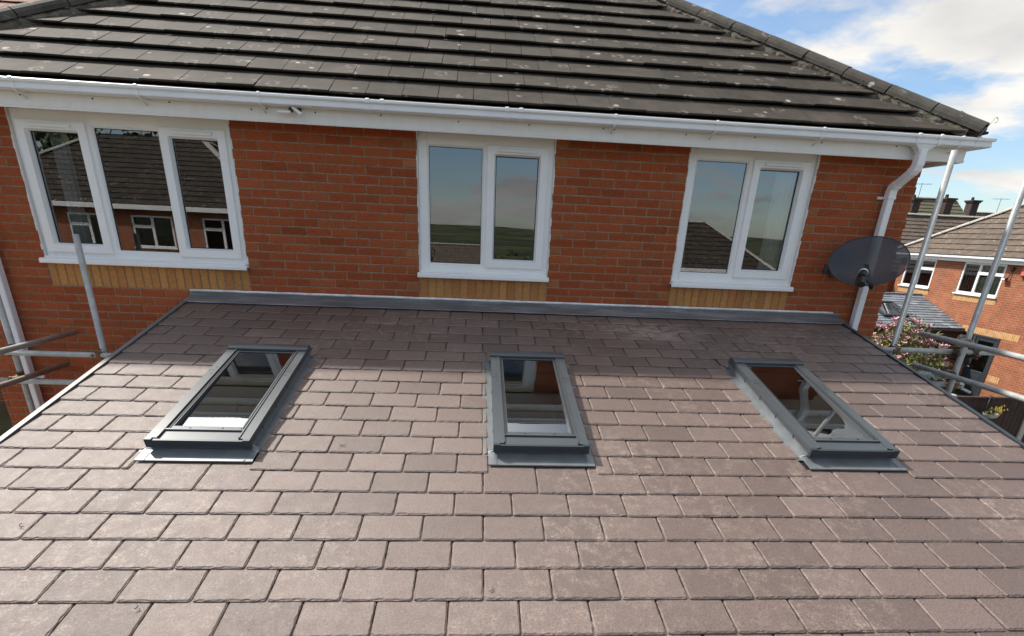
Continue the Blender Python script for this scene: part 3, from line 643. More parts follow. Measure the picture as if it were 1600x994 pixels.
def half_round(mb, A, B, r, seg, mat_t=0, drop=0.0, gap=0.006, sag=0.55):
    A, B = Vector(A), Vector(B); D = B - A; L = D.length; d = D.normalized(); side = d.cross(Vector((0, 0, 1))).normalized(); up = side.cross(d).normalized(); n = max(1, int(round(L / seg))); s_ = L / n
    for i in range(n):
        a = A + d * (i * s_ + gap); b = A + d * ((i + 1) * s_ - gap); ro = U(-0.004, 0.004); vs = []; m_ = 11; j0, j1 = U(-.006, .006), U(-.006, .006)
        for P, jj in ((a, j0), (b, j1)):
            for R2 in (r, r - 0.018):
                for k in range(m_):
                    an = math.pi * (k / (m_ - 1)); vs.append(P + side * (math.cos(an) * R2 * 1.12 + jj) + up * (math.sin(an) * R2 * sag - drop + ro + jj * .5))
        fs = []
        for k in range(m_ - 1):
            fs += [(k, k + 1, 2 * m_ + k + 1, 2 * m_ + k), (k, m_ + k, m_ + k + 1, k + 1), (2 * m_ + k, 2 * m_ + k + 1, 3 * m_ + k + 1, 3 * m_ + k)]
        fs += [(0, 2 * m_, 3 * m_, m_), (m_ - 1, 2 * m_ - 1, 4 * m_ - 1, 3 * m_ - 1)]
        mb.add(vs, fs, mat_t, smooth=False)
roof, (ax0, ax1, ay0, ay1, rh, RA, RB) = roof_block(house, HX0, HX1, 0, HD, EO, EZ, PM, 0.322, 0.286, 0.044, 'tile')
hip_up = 0.03
for cx_, cy_, E_ in ((ax0, ay0, RA), (ax1, ay0, RB), (ax1, ay1, RB), (ax0, ay1, RA)):
    hm = MB(); A = Vector((cx_, cy_, EZ + hip_up)); B = Vector(E_) + Vector((0, 0, hip_up + .02)); half_round(hm, A + (B - A).normalized() * .03, B, 0.142, 0.44, drop=0.028, sag=0.70)
    house.part('hip_tiles', hm, 'ridge', roof)
    bd = MB(); d = (B - A); L = d.length; d.normalize(); side = d.cross(Vector((0, 0, 1))).normalized()
    A = A + d * 0.14; L -= 0.14
    for sg in (-1, 1):           # rough mortar bedding under both edges of the hip tiles
        nn = int(L / 0.035); pr = []
        for i in range(nn + 1):
            P = A + d * (L * i / nn); st = (i * L / nn / 0.387) % 1.0
            o1 = 0.135 + 0.012 * noise.noise(Vector((i * .31, sg, 0))); o2 = 0.175 + 0.028 * noise.noise(Vector((i * .43, sg * 3, 5))) + 0.012 * U(-1, 1)
            zf = -math.tan(PM) * 0.7071; zj = 0.008 * U(-1, 1)
            pr.append([P + side * sg * 0.10 + Vector((0, 0, -0.01)), P + side * sg * o1 + Vector((0, 0, zf * o1 + 0.036 + zj)), P + side * sg * o2 + Vector((0, 0, zf * o2 + 0.016 + zj * .5)), P + side * sg * (o2 + .01) + Vector((0, 0, zf * o2 - 0.03))])
        vs = [v for r_ in pr for v in r_]; fs = []
        for i in range(nn):
            for j in range(3): fs.append((i * 4 + j, i * 4 + j + 1, (i + 1) * 4 + j + 1, (i + 1) * 4 + j))
        bd.add(vs, fs)
    # lumps
    for i in range(150):
        P = A + d * U(0, L); sg = random.choice((-1, 1)); o = U(0.12, 0.19); s_ = U(0.006, 0.018); C_ = P + side * sg * o + Vector((0, 0, -math.tan(PM) * .7071 * o + 0.03))
        vs = [C_ + Vector((U(-s_, s_) * 1.5, U(-s_, s_) * 1.5, U(0, s_))) for _ in range(6)]; bd.add(vs, [(0, 1, 2), (0, 2, 3), (0, 3, 4), (1, 2, 5), (2, 3, 5), (3, 4, 5), (0, 1, 5), (0, 4, 5)])
    # mortar plug closing the low end
    bd.path([A - d * .10 - Vector((0, 0, .03)), A - d * .04 - Vector((0, 0, .02)), A + d * .15], [.06, .075, .08], 10)
    house.part('hip_bedding', bd, 'bedding', roof)
rm = MB(); half_round(rm, Vector(RA) + Vector((0, 0, .05)), Vector(RB) + Vector((0, 0, .05)), 0.128, 0.44, sag=0.7); house.part('ridge_tiles', rm, 'ridge', roof)

# lead flashing belongs to the extension below
# ================================================================== the lean-to extension
PE = 0.22613525; cE, sE = math.cos(PE), math.sin(PE); Z0 = -0.04249; G = 0.172622; S0 = 0.353058; VX0, VX1 = -2.104, 4.200; EAVE = S0 + G * 21
ext = T('lean_to_extension', 'single storey extension with plum slate lean-to roof and three roof windows against the brick house', 'extension', (1.05, -1.9, -3.35))
def RP(x, d, h=0.0): return Vector((x, -d * cE - h * sE, Z0 - d * sE + h * cE))
SKX = (-0.9975, 0.9385, 2.870); SK0, SK1 = 1.20, 2.435; CUT = 0.313
sm_ = MB()
def edge_pts(a, b, n): return [a + (b - a) * i / n for i in range(n + 1)]
def slate(mb, x0, x1, d1, d0, hf, fullL=True, side_L=True, side_R=True):
    """x0..x1, lower edge d1, upper end d0, front top height hf (relative to reference plane)"""
    L = d1 - d0; th = 0.0088; sl_ = th / G * 1.05
    H = lambda d: hf - (d1 - d) * sl_
    w_ = x1 - x0; nx_ = max(3, int(w_ / 0.014)); ny_ = max(3, int(L / 0.016)); per = []
    for i in range(nx_ + 1): per.append((x0 + w_ * i / nx_, d1, 0))
    for i in range(1, ny_ + 1): per.append((x1, d1 - L * i / ny_, 1))
    for i in range(1, nx_ + 1): per.append((x1 - w_ * i / nx_, d0, 2))
    for i in range(1, ny_): per.append((x0, d0 + L * i / ny_, 3))
    n = len(per); A, B, C_, D_ = [], [], [], []; sd = U(0, 50); tl = U(-0.0012, 0.0012); tw_ = U(-0.0015, 0.0015)
    cx_, cd_ = (x0 + x1) / 2, (d0 + d1) / 2
    for (x, d, e) in per:
        ux = 0.0; ud = 0.0; cr_ = 0.010
        nz = noise.noise(Vector((x * 40 + sd, d * 40, 1))); nz2 = noise.noise(Vector((x * 95 + sd, d * 95, 7)))
        inx = 1 if x <= x0 + 1e-6 else (-1 if x >= x1 - 1e-6 else 0); ind = -1 if d >= d1 - 1e-6 else (1 if d <= d0 + 1e-6 else 0)
        # clip corners a little
        o1 = 0.0012 * nz2; px, pd = x + inx * abs(o1), d + ind * abs(o1)
        if inx and ind == -1: px += inx * 0.003; pd += ind * 0.003
        ins = 0.0085 + 0.0055 * nz + 0.0045 * nz2 if ind != 1 else 0.001
        if e in (1, 3) and not ind: ins *= 0.72
        h = H(d) + tl * (x - cx_) / w_ * 2 + tw_ * (d - cd_) / L
        A.append(RP(px, pd, h - th)); B.append(RP(px, pd, h - th * (0.52 + 0.2 * nz)))
        C_.append(RP(px + inx * ins * .45, pd + ind * ins * .45, h - th * (0.30 + 0.36 * nz2))); D_.append(RP(x + inx * ins, d + ind * ins, h))
    vs = A + B + C_ + D_; fs = []
    for k in range(3):
        for i in range(n): fs.append((k * n + i, k * n + (i + 1) % n, (k + 1) * n + (i + 1) % n, (k + 1) * n + i))
    fs.append(tuple(3 * n + i for i in range(n)))
    mb.add(vs, fs)
for k in range(22):
    d1 = S0 + G * k; d0 = max(d1 - G - 0.07, 0.10); par = 0.0 if k % 2 == 0 else 0.15
    x = -2.103 - par
    while x < VX1 - 0.02:
        a, b = max(x + 0.0025, VX0), min(x + 0.2975, VX1)
        if b - a > 0.03:
            segs = [(a, b, d0, d1)]
            for cx_ in SKX:
                ca, cb = cx_ - CUT, cx_ + CUT; ns = []
                for (p, q, e0, e1) in segs:
                    if q <= ca or p >= cb or k < 5 or k > 14: ns.append((p, q, e0, e1)); continue
                    if k == 14: ns.append((p, q, d1 - G - 0.075, e1)); continue
                    if p < ca: ns.append((p, ca, e0, e1))
                    if q > cb: ns.append((cb, q, e0, e1))
                    if k == 5: ns.append((max(p, ca), min(q, cb), e0, 1.185))
                segs = ns
            for (p, q, e0, e1) in segs:
                if q - p > 0.012: slate(sm_, p, q, e1 + U(-0.0015, 0.0015), e0, 0.0 + U(-0.0006, 0.0006))
        x += 0.3
er = ext.part('slate_roof', sm_, 'slate')
# decking under the slates with holes for the roof windows
dk = MB(); xs = [VX0 - 0.0] + sum([[c - 0.235, c + 0.235] for c in SKX], []) + [VX1]
def slab(mb, x0, x1, d0, d1, h0, h1, mi=0):
    vs = [RP(x0, d0, h0), RP(x1, d0, h0), RP(x1, d1, h0), RP(x0, d1, h0), RP(x0, d0, h1), RP(x1, d0, h1), RP(x1, d1, h1), RP(x0, d1, h1)]
    mb.add(vs, [(0, 3, 2, 1), (4, 5, 6, 7), (0, 1, 5, 4), (2, 3, 7, 6), (1, 2, 6, 5), (3, 0, 4, 7)], mi)
DD = (SK0 + 0.10, SK1 - 0.11)
slab(dk, VX0, VX1, 0.05, DD[0], -0.25, -0.0175); slab(dk, VX0, VX1, DD[1], EAVE - 0.02, -0.25, -0.0175)
for i in range(0, len(xs), 2): slab(dk, xs[i], xs[i + 1], DD[0], DD[1], -0.25, -0.0175)
slab(dk, VX0 + .02, VX1 - .02, 0.05, DD[0], -0.262, -0.252, 1); slab(dk, VX0 + .02, VX1 - .02, DD[1], EAVE - 0.1, -0.262, -0.252, 1)
for i in range(0, len(xs), 2): slab(dk, max(xs[i], VX0 + .02), min(xs[i + 1], VX1 - .02), DD[0], DD[1], -0.262, -0.252, 1)
ext.part('roof_deck', dk, ['dark', 'plaster'])
for s_, xx in ((-1, VX0), (1, VX1)):
    vt = MB(); a, b = (xx - 0.026, xx - 0.001) if s_ < 0 else (xx + 0.001, xx + 0.026)
    slab(vt, a, b, 0.12, EAVE + 0.01, -0.16, 0.004); a2, b2 = (xx - 0.03, xx + 0.004) if s_ < 0 else (xx - 0.004, xx + 0.03); slab(vt, a2, b2, 0.12, EAVE + 0.01, 0.0045, 0.0075)
    ext.part('verge_trim', vt, 'verge' if s_ < 0 else 'alu_dark')
# lead flashing
lf = MB()
prof = [(-0.010, 0.004), (-0.020, 0.006), (-0.024, -0.004), (-0.020, -0.034)]
for (xa, xb, up_) in ((-2.135, -0.70, 0.0), (-0.715, 2.0, 0.0025), (1.985, 4.245, 0.0)):
    n = int((xb - xa) / 0.05); vs = []
    for i in range(n + 1):
        x = xa + (xb - xa) * i / n; wv = 0.002 * noise.noise(Vector((x * 4, 0, 0))); w2 = 0.004 * noise.noise(Vector((x * 3, 5, 0)))
        vs += [(x, prof[0][0], prof[0][1] + w2), (x, prof[1][0] - up_, prof[1][1] + w2), (x, prof[2][0] - up_, prof[2][1] + w2), (x, prof[3][0] - up_, prof[3][1])]
        for d, h in ((0.03, 0.016), (0.10, 0.010), (0.175, 0.007), (0.178, 0.001)): vs.append(RP(x, d + w2, h + up_ + abs(wv)))
    fs = [(i * 8 + j, i * 8 + j + 1, (i + 1) * 8 + j + 1, (i + 1) * 8 + j) for i in range(n) for j in range(7)]
    lf.add(vs, fs, smooth=False)
ext.part('lead_flashing', lf, 'lead')
lp_ = MB(); lp_.path([(-2.13 + i * .1, -0.0185, 0.006 + .003 * noise.noise(Vector((i * .7, 1, 2)))) for i in range(64)], 0.012, 6); ext.part('pointing_bead', lp_, 'bead_silver')
# walls, eaves gutter and inside
ew = MB(); yb = -EAVE * cE + 0.22; zt = Z0 - EAVE * sE
def wedge(mb, x0, x1, mi=0):
    mb.add([(x0, -0.01, -3.4), (x1, -0.01, -3.4), (x1, -0.01, Z0 - .26), (x0, -0.01, Z0 - .26), (x0, yb, -3.4), (x1, yb, -3.4), (x1, yb, zt - .20), (x0, yb, zt - .20)], [(0, 1, 2, 3), (4, 7, 6, 5), (0, 3, 7, 4), (1, 5, 6, 2), (3, 2, 6, 7), (0, 4, 5, 1)], mi)
wedge(ew, VX0 + 0.05, VX0 + 0.33); wedge(ew, VX1 - 0.33, VX1 - 0.05)
ew.box(VX0 + 0.33, -0.6, yb, yb + 0.28, -3.4, zt - .22); ew.box(2.7, VX1 - 0.33, yb, yb + 0.28, -3.4, zt - .22); ew.box(-0.6, 2.7, yb, yb + 0.28, -1.35, zt - .22)
ext.part('wall', ew, 'brick_side')
ei = MB(); ei.box(VX0 + .34, VX1 - .34, yb + .29, -0.02, -3.36, -3.30, 1); ei.box(VX0 + .335, VX0 + .36, yb + .29, -0.02, -3.3, -0.9); ei.box(VX1 - .36, VX1 - .335, yb + .29, -0.02, -3.3, -0.9); ei.box(VX0 + .34, VX1 - .34, -0.035, -0.012, -3.3, -0.32)
ext.part('interior_lining', ei, ['plaster', 'floor_in'])
pd = MB(); pd.box(-0.6, 2.7, yb + .08, yb + .14, -3.33, -3.26); pd.box(-0.6, 2.7, yb + .08, yb + .14, -1.42, -1.35)
for x in (-0.6, 0.46, 1.55, 2.63): pd.box(x, x + .07, yb + .085, yb + .135, -3.26, -1.42)
pdo = ext.part('patio_door', pd, 'upvc'); gl = MB(); gl.add([(-.55, yb + .11, -3.27), (2.65, yb + .11, -3.27), (2.65, yb + .11, -1.41), (-.55, yb + .11, -1.41)], [(0, 1, 2, 3)]); ext.part('pane', gl, 'glass', pdo)
eg = MB(); gy_ = -EAVE * cE; 
eg.path([(VX0 - .02, gy_ - .045, zt - .06), (VX1 + .02, gy_ - .045, zt - .06)], 0.055, 16); ext.part('gutter', eg, 'gutter')

def roof_window(cx_):
    fr = MB(); w2 = 0.275; a, b = cx_ - w2, cx_ + w2; H = 0.083
    # upstand box of the frame with a shadow gap below the cladding
    slab(fr, a + .012, a + .05, SK0 + .02, SK1 - .02, -0.02, H - .02, 1); slab(fr, b - .05, b - .012, SK0 + .02, SK1 - .02, -0.02, H - .02, 1)
    slab(fr, a + .05, b - .05, SK0 + .02, SK0 + .05, -0.02, H - .02, 1); slab(fr, a + .05, b - .05, SK1 - .05, SK1 - .02, -0.02, H - .02, 1)
    w_ = ext.part('roof_window', fr, ['alu', 'alu_dark'])
    fl = MB()   # side gutters and upper flashing
    slab(fl, cx_ - CUT - .03, a + .012, SK0 - .04, SK1 + .0, -0.011, -0.0075); slab(fl, b - .012, cx_ + CUT + .03, SK0 - .04, SK1 + .0, -0.011, -0.0075)
    slab(fl, a - .004, a + .0115, SK0, SK1 - .01, -0.0074, H - .035, 0); slab(fl, b - .0115, b + .004, SK0, SK1 - .01, -0.0074, H - .035, 0)
    slab(fl, a - .02, b + .02, SK0 - .035, SK0 + .019, 0.0015, 0.004); ext.part('side_flashing', fl, 'flash', w_)
    # cladding strips
    cl = MB(); t_ = 0.060
    for (p, q) in ((a - .006, a + t_), (b - t_, b + .006)):
        slab(cl, p, q, SK0 + .07, SK1 - .008, H - .005, H)
        if p < cx_: slab(cl, p, p + .006, SK0 + .05, SK1 - .006, H - .045, H - .0051); slab(cl, q - .008, q - .001, SK0 + .08, SK1 - .012, H + .0002, H + .006)
        else: slab(cl, q - .006, q, SK0 + .05, SK1 - .006, H - .045, H - .0051); slab(cl, p + .001, p + .008, SK0 + .08, SK1 - .012, H + .0002, H + .006)
    for xx in (a + .028, b - .028): slab(cl, xx - .033, xx + .033, SK0 + .42, SK0 + .4225, H + .0001, H + .0012, 1)
    slab(cl, a + .058, b - .058, SK1 - .085, SK1 - .004, H - .012, H - .006)          # bottom sill strip
    slab(cl, a + .05, b - .05, SK1 - .096, SK1 - .0852, H - .008, H + .004)
    slab(cl, a + .0, b - .0, SK1 - .004, SK1 + .012, H - .045, H - .0055, 1); slab(cl, a + .004, b - .004, SK1 - .012, SK1 + .006, H - .060, H - .0455)          # dark front face and drip
    slab(cl, a - .008, a + .03, SK1 - .007, SK1 + .014, H - .0535, H + .0015, 1); slab(cl, b - .03, b + .008, SK1 - .007, SK1 + .014, H - .0535, H + .0015, 1)
    for d_ in (SK0 + .30, SK0 + .56, SK0 + .80, SK0 + 1.04):
        slab(cl, a - .0085, a - .0058, d_, d_ + .006, H - .052, H - .030, 1); slab(cl, b + .0058, b + .0085, d_, d_ + .006, H - .052, H - .030, 1)
    for xx in (a + .03, b - .03):
        for d_ in (SK0 + .38, SK0 + .47): P = RP(xx, d_, H); cl.tube(P, P + Vector((0, -sE, cE)) * .0025, 0.0045, 8, 1)
    slab(cl, a - .0065, a - .0055, SK0 + .08, SK1 - .02, H - .028, H - .022, 1); slab(cl, b + .0055, b + .0065, SK0 + .08, SK1 - .02, H - .028, H - .022, 1)
    cm = ext.part('cladding', cl, ['alu', 'alu_dark'], w_)
    # rounded hood at the head
    hd = MB(); vs = []; pr = [(SK0 - .01, H - .05), (SK0 - .01, H - .005), (SK0 + .0, H + .007), (SK0 + .02, H + .013), (SK0 + .05, H + .0145), (SK0 + .078, H + .012), (SK0 + .088, H + .006), (SK0 + .088, H - .004)]
    for xx in (a - .009, b + .009): vs += [RP(xx, d, h) for d, h in pr]
    n = len(pr); fs = [(i, i + 1, n + i + 1, n + i) for i in range(n - 1)] + [tuple(range(n)), tuple(range(n, 2 * n))]
    hd.add(vs, fs); slab(hd, a - .011, b + .011, SK0 + .0885, SK0 + .093, H - .006, H + .009); ext.part('top_hood', hd, 'alu', w_)
    # sash and glass
    sa = MB(); g0, g1 = SK0 + .115, SK1 - .10; ga, gb = a + .083, b - .083; hs = H - .006
    slab(sa, a + .061, ga, SK0 + .094, g1, hs - .03, hs); slab(sa, gb, b - .061, SK0 + .094, g1, hs - .03, hs); slab(sa, ga, gb, SK0 + .094, g0, hs - .03, hs - .002)
    slab(sa, ga, gb, g1 - .03, g1 + .004, hs - .03, hs + .003)
    slab(sa, ga - .012, ga - .008, g0, g1, hs + .0001, hs + .004, 1); slab(sa, gb + .008, gb + .012, g0, g1, hs + .0001, hs + .004, 1)
    for xx in (cx_ - .09, cx_ + .09): P = RP(xx, g1 - .012, hs + .003); sa.tube(P, P + Vector((0, -sE, cE)) * .003, 0.005, 8, 1)
    ext.part('sash', sa, ['alu', 'seal'], w_)
    gl = MB(); gh = hs - .004; gl2 = hs - .026; gl.add([RP(ga - .003, g0 - .01, gh), RP(gb + .003, g0 - .01, gh), RP(gb + .003, g1 - .02, gl2), RP(ga - .003, g1 - .02, gl2)], [(3, 2, 1, 0)]); ext.part('pane', gl, 'glass_roof', w_)
    # white lining of the opening
    ln = MB(); la, lb = cx_ - .232, cx_ + .232; ww = .008
    def lin(x0, x1, d0, d1): 
        ln.add([RP(x0, d0, hs - .032), RP(x1, d0, hs - .032), RP(x1, d1, hs - .032), RP(x0, d1, hs - .032)] + [RP(x0, d0, -.262), RP(x1, d0, -.262), RP(x1, d1, -.262), RP(x0, d1, -.262)], [(0, 1, 2, 3), (4, 7, 6, 5), (0, 4, 5, 1), (1, 5, 6, 2), (2, 6, 7, 3), (3, 7, 4, 0)])
    lin(la, la + ww, DD[0] + .001, DD[1] - .001); lin(lb - ww, lb, DD[0] + .001, DD[1] - .001)
    lin(la + ww, lb - ww, DD[0] + .001, DD[0] + ww); 
    # splayed bottom lining
    ln.add([RP(la + ww, g1 - .02, hs - .033), RP(lb - ww, g1 - .02, hs - .033), RP(lb - ww, DD[1] - .06, -.262), RP(la + ww, DD[1] - .06, -.262), RP(la + ww, g1 + .02, hs - .033), RP(lb - ww, g1 + .02, hs - .033), RP(lb - ww, DD[1] - .01, -.262), RP(la + ww, DD[1] - .01, -.262)], [(0, 1, 2, 3), (4, 7, 6, 5), (0, 3, 7, 4), (1, 5, 6, 2), (0, 4, 5, 1), (3, 2, 6, 7)])
    ext.part('lining', ln, 'plaster', w_)
    # apron
    ap = MB(); vs = []; pr = [(SK1 - .030, 0.036), (SK1 - .018, 0.026), (SK1 - .008, 0.014), (SK1 + .008, 0.007), (SK1 + .03, 0.0045), (2.531, 0.0035), (2.533, -0.003)]
    for xx, fz in ((cx_ - CUT + .001, 0), (a + .0, 1), (b - .0, 1), (cx_ + CUT - .001, 0)):
        for d, h in pr: vs.append(RP(xx, d, h if fz else min(h, 0.0045)))
    n = len(pr); fs = [(c * n + i, c * n + i + 1, (c + 1) * n + i + 1, (c + 1) * n + i) for c in range(3) for i in range(n - 1)]
    ap.add(vs, fs)
    for xx in (a + .01, b - .01): slab(ap, xx - .002, xx + .002, SK1 + .03, 2.532, 0.0056, 0.0072)
    ext.part('apron', ap, 'flash', w_)
    return w_
for c in SKX: roof_window(c)

# ================================================================== satellite dish, fascia sensor, wire curl, curtain
dish = T('satellite_dish', 'dark see-through mesh satellite dish on the wall beside the white downpipe', 'satellite dish', (4.2, 0, 0.5))
DC = Vector((4.14, -0.36, 0.53)); dn = Vector((-0.42, -0.72, 0.62)).normalized(); 
du = Vector((1, 0, 0)) - dn * dn.x; du.normalize(); dv = dn.cross(du)
if dv.z < 0: dv = -dv
DA, DB = 0.318, 0.262
rt = R_(-3); du, dv = du * math.cos(rt) + dv * math.sin(rt), dv * math.cos(rt) - du * math.sin(rt)
ds = MB(); vs = []; NR, NA = 8, 56
for i in range(NR + 1):
    q = i / NR
    for j in range(NA):
        an = 2 * math.pi * j / NA; vs.append(DC + du * math.cos(an) * q * DA + dv * math.sin(an) * q * DB - dn * 0.07 * (1 - q * q))
fs = [((i) * NA + j, i * NA + (j + 1) % NA, (i + 1) * NA + (j + 1) % NA, (i + 1) * NA + j) for i in range(1, NR) for j in range(NA)] + [(0, NA + j, NA + (j + 1) % NA) for j in range(NA)]
ds.add(vs, fs, smooth=True); dish.part('reflector', ds, 'dish')
rim = MB(); pts = [DC + du * math.cos(2 * math.pi * j / 56) * DA + dv * math.sin(2 * math.pi * j / 56) * DB for j in range(57)]; rim.path(pts, 0.005, 6); dish.part('rim', rim, 'alu_dark')
am = MB(); bot = DC - dv * DB * 0.97 - dn * 0.01; L0 = DC + Vector((-0.18, -0.21, -0.13))
am.path([bot - dn * 0.05, bot, bot + (L0 - bot) * 0.5, L0], 0.014, 8); am.path([bot - dn * .05, DC - dn * .08, DC + Vector((0, .1, -.05))], 0.02, 8); dish.part('arm', am, 'black_plastic')
lb = MB(); ld = (DC - L0).normalized(); lb.tube(L0 - ld * 0.01, L0 + ld * 0.07, 0.034, 16); lb.tube(L0 + ld * .07, L0 + ld * .085, 0.037, 16, 1); lb.tube(L0 - ld * .06 - dv * .05, L0 + ld * .02 - dv * .02, 0.03, 10); lb.box(L0.x - .035, L0.x + .03, L0.y - .03, L0.y + .03, L0.z - .075, L0.z - .005, 0, .008)
dish.part('lnb', lb, ['black_plastic', 'upvc'])
wb = MB(); wb.box(4.08, 4.13, -0.26, -0.003, 0.44, 0.50, 0, .004); wb.box(4.04, 4.17, -0.02, -0.001, 0.35, 0.6, 0, .004); wb.path([(4.1, -.24, .47), DC - dn * .09], 0.024, 8)
q = DC - du * DA * 1.03 - dn * .02; wb.path([q, q - du * .03 - dn * .05, DC - dn * .10], [0.02, 0.016, 0.012], 8); wb.box(q.x - .022, q.x + .012, q.y - .02, q.y + .03, q.z - .05, q.z + .035, 0, .006); dish.part('wall_bracket', wb, 'black_plastic')

pir = T('security_sensor', 'pair of small white tubes poking out of the fascia under the gutter', 'sensor', (-0.97, -0.21, 1.46))
a = MB(); a.tube((-1.075, -0.275, 1.456), (-0.975, -0.262, 1.460), 0.0115, 12); pir.part('tube', a, 'upvc')
a = MB(); a.tube((-0.955, -0.262, 1.492), (-0.885, -0.285, 1.445), 0.0125, 12); pir.part('tube', a, 'upvc')
a = MB(); a.path([(-0.99, -0.202, 1.485), (-0.985, -0.235, 1.488), (-0.977, -0.25, 1.468)], 0.010, 8); a.path([(-0.925, -0.202, 1.485), (-0.915, -0.235, 1.488), (-0.92, -0.262, 1.472)], 0.009, 8); a.tube((-.99, -.2, 1.485), (-.99, -.208, 1.485), .018, 12); a.tube((-.925, -.2, 1.485), (-.925, -.208, 1.485), .018, 12); pir.part('swivel_arm', a, 'bedding')

wc = T('wire_curl', 'thin curled metal wire standing up behind the end of the gutter', 'wire', (4.9, -0.28, 1.58))
pts = [(4.86, -0.28, 1.56), (4.90, -0.29, 1.62), (4.935, -0.30, 1.68), (4.955, -0.30, 1.712)] + [(4.975 + 0.020 * math.cos(a_), -0.30, 1.712 + 0.020 * math.sin(a_)) for a_ in [math.pi - i * 0.45 for i in range(1, 12)]]
a = MB(); a.path(pts, 0.0028, 6); wc.part('wire', a, 'galv')

for nm, lab, x0_, x1_, z0_, z1_, yy in (('curtain', 'white pleated curtain hanging inside the right sash of the right hand window', 3.36, 3.56, 0.3, 1.36, 0.13), ('curtain', 'pale plain curtain edge inside the left sash of the wide three pane window', -3.17, -3.03, 0.3, 1.36, 0.16)):
    a = MB(); vs = []; n = 26
    for i in range(n + 1):
        x = x0_ + (x1_ - x0_) * i / n; y = yy + 0.022 * math.sin(i * 1.55) + 0.006 * math.sin(i * .7); vs += [(x, y, z0_), (x + .004 * math.sin(i), y + .004, z1_), ]
    a.add(vs, [(2 * i, 2 * i + 2, 2 * i + 3, 2 * i + 1) for i in range(n)], smooth=True); o = a.build(nm, 'fabric'); tag(o, lab, 'curtain')

# ================================================================== scaffolding
RT = 0.02415
def pole(t, A, B, m='galv', r=RT, label=None):
    A, B = Vector(A), Vector(B); a = MB(); n = max(2, int((B - A).length / 0.5)); 
    d = (B - A).normalized(); q = d.to_track_quat('Z', 'Y'); m_ = 16; vs = []
    for P, rr in ((A, r), (B, r), (A, r - .004), (B, r - .004)):
        for i in range(m_): an = 2 * math.pi * i / m_; vs.append(P + q @ Vector((math.cos(an) * rr, math.sin(an) * rr, 0)))
    fs = []
    for i in range(m_):
        j = (i + 1) % m_; fs += [(i, j, m_ + j, m_ + i), (2 * m_ + j, 2 * m_ + i, 3 * m_ + i, 3 * m_ + j), (j, i, 2 * m_ + i, 2 * m_ + j), (m_ + i, m_ + j, 3 * m_ + j, 3 * m_ + i)]
    a.add(vs, fs, smooth=True); o = t.part('pole', a, m, label=label)
    return o
def coupler(t, P, d1, d2, m='rust'):
    """double coupler: two hinged bands round crossing tubes, with bolts"""
    P = Vector(P); d1, d2 = Vector(d1).normalized(), Vector(d2).normalized(); ax = d1.cross(d2).normalized(); a = MB()
    for s_, d in ((-1, d1), (1, d2)):
        c = P + ax * s_ * RT * 1.0
        a.tube(c - d * 0.026, c + d * 0.026, RT + 0.009, 14)
        sd = d.cross(ax).normalized()
        for q in (-1, 1): a.tube(c + sd * q * (RT + .018) - ax * .03 * s_, c + sd * q * (RT + .018) + ax * .026 * s_, 0.008, 8); 
        b_ = c + sd * (RT + .018); a.tube(b_ + ax * s_ * .02, b_ + ax * s_ * .034, 0.014, 6)
        a.path([c + sd * (RT + .004) + d * .02, c + sd * (RT + .03) + d * .02, c + sd * (RT + .03) - d * .02, c + sd * (RT + .004) - d * .02], 0.007, 6)
    t.part('coupler', a, m)
X, Y, Z = Vector((1, 0, 0)), Vector((0, 1, 0)), Vector((0, 0, 1))
sl_ = T('scaffolding', 'galvanised scaffold tubes on the left between the slate roof verge and the brick wall', 'scaffolding', (-3.2, -0.4, -3.35))
pole(sl_, (-2.812, -0.348, -3.33), (-2.800, -0.348, 0.468)); pole(sl_, (-3.655, -0.248, -3.33), (-3.655, -0.248, 1.0))
pole(sl_, (-3.60, -0.402, -0.541), (-2.25, -0.402, -0.545)); pole(sl_, (-5.2, -0.402, -0.549), (-3.615, -0.402, -0.543))
pole(sl_, (-3.56, -0.402, -0.802), (-2.2, -0.402, -0.802)); pole(sl_, (-5.2, -0.402, -0.80), (-3.64, -0.402, -0.80))
pole(sl_, (-3.25, -2.6, -0.43), (-3.245, -0.03, -0.42)); pole(sl_, (-3.42, -2.6, -0.74), (-3.40, -0.03, -0.735), 'galv_rust', label='rust stained tube')
coupler(sl_, (-2.812, -0.375, -0.543), Z, X); coupler(sl_, (-3.64, -0.33, -0.547), Z, X); coupler(sl_, (-3.62, -0.33, -0.80), Z, X)
sb = MB(); sb.box(-5.6, -2.62, -1.15, -0.93, -1.32, -1.28, 0, 0.004); sl_.part('board', sb, 'board')

sr = T('scaffolding', 'galvanised scaffold tubes on the right beyond the roof verge in front of the neighbouring houses', 'scaffolding', (4.7, -0.6, -3.35))
pole(sr, (4.462, -0.558, -3.4), (4.472, -0.558, 1.425)); pole(sr, (5.02, -0.708, -3.4), (5.05, -0.708, 2.4))
pole(sr, (4.27, -0.612, -0.235), (5.47, -0.612, -0.238)); pole(sr, (4.930, -0.30, -0.125), (4.86, -2.9, -0.118))
pole(sr, (4.862, -0.42, -0.415), (4.85, -2.9, -0.412)); pole(sr, (4.5, -0.658, -0.536), (5.20, -0.658, -0.545))
pole(sr, (5.29, -0.56, -0.60), (5.62, -0.36, -0.70), r=0.013)
coupler(sr, (4.468, -0.585, -0.235), Z, X); coupler(sr, (5.04, -0.66, -0.237), Z, X); coupler(sr, (5.00, -0.708, -0.12), Z, Y, 'galv_rust'); coupler(sr, (4.95, -0.70, -0.42), Z, Y); coupler(sr, (5.10, -0.66, -0.54), Z, X); coupler(sr, (5.245, -0.612, -0.238), X, Y)

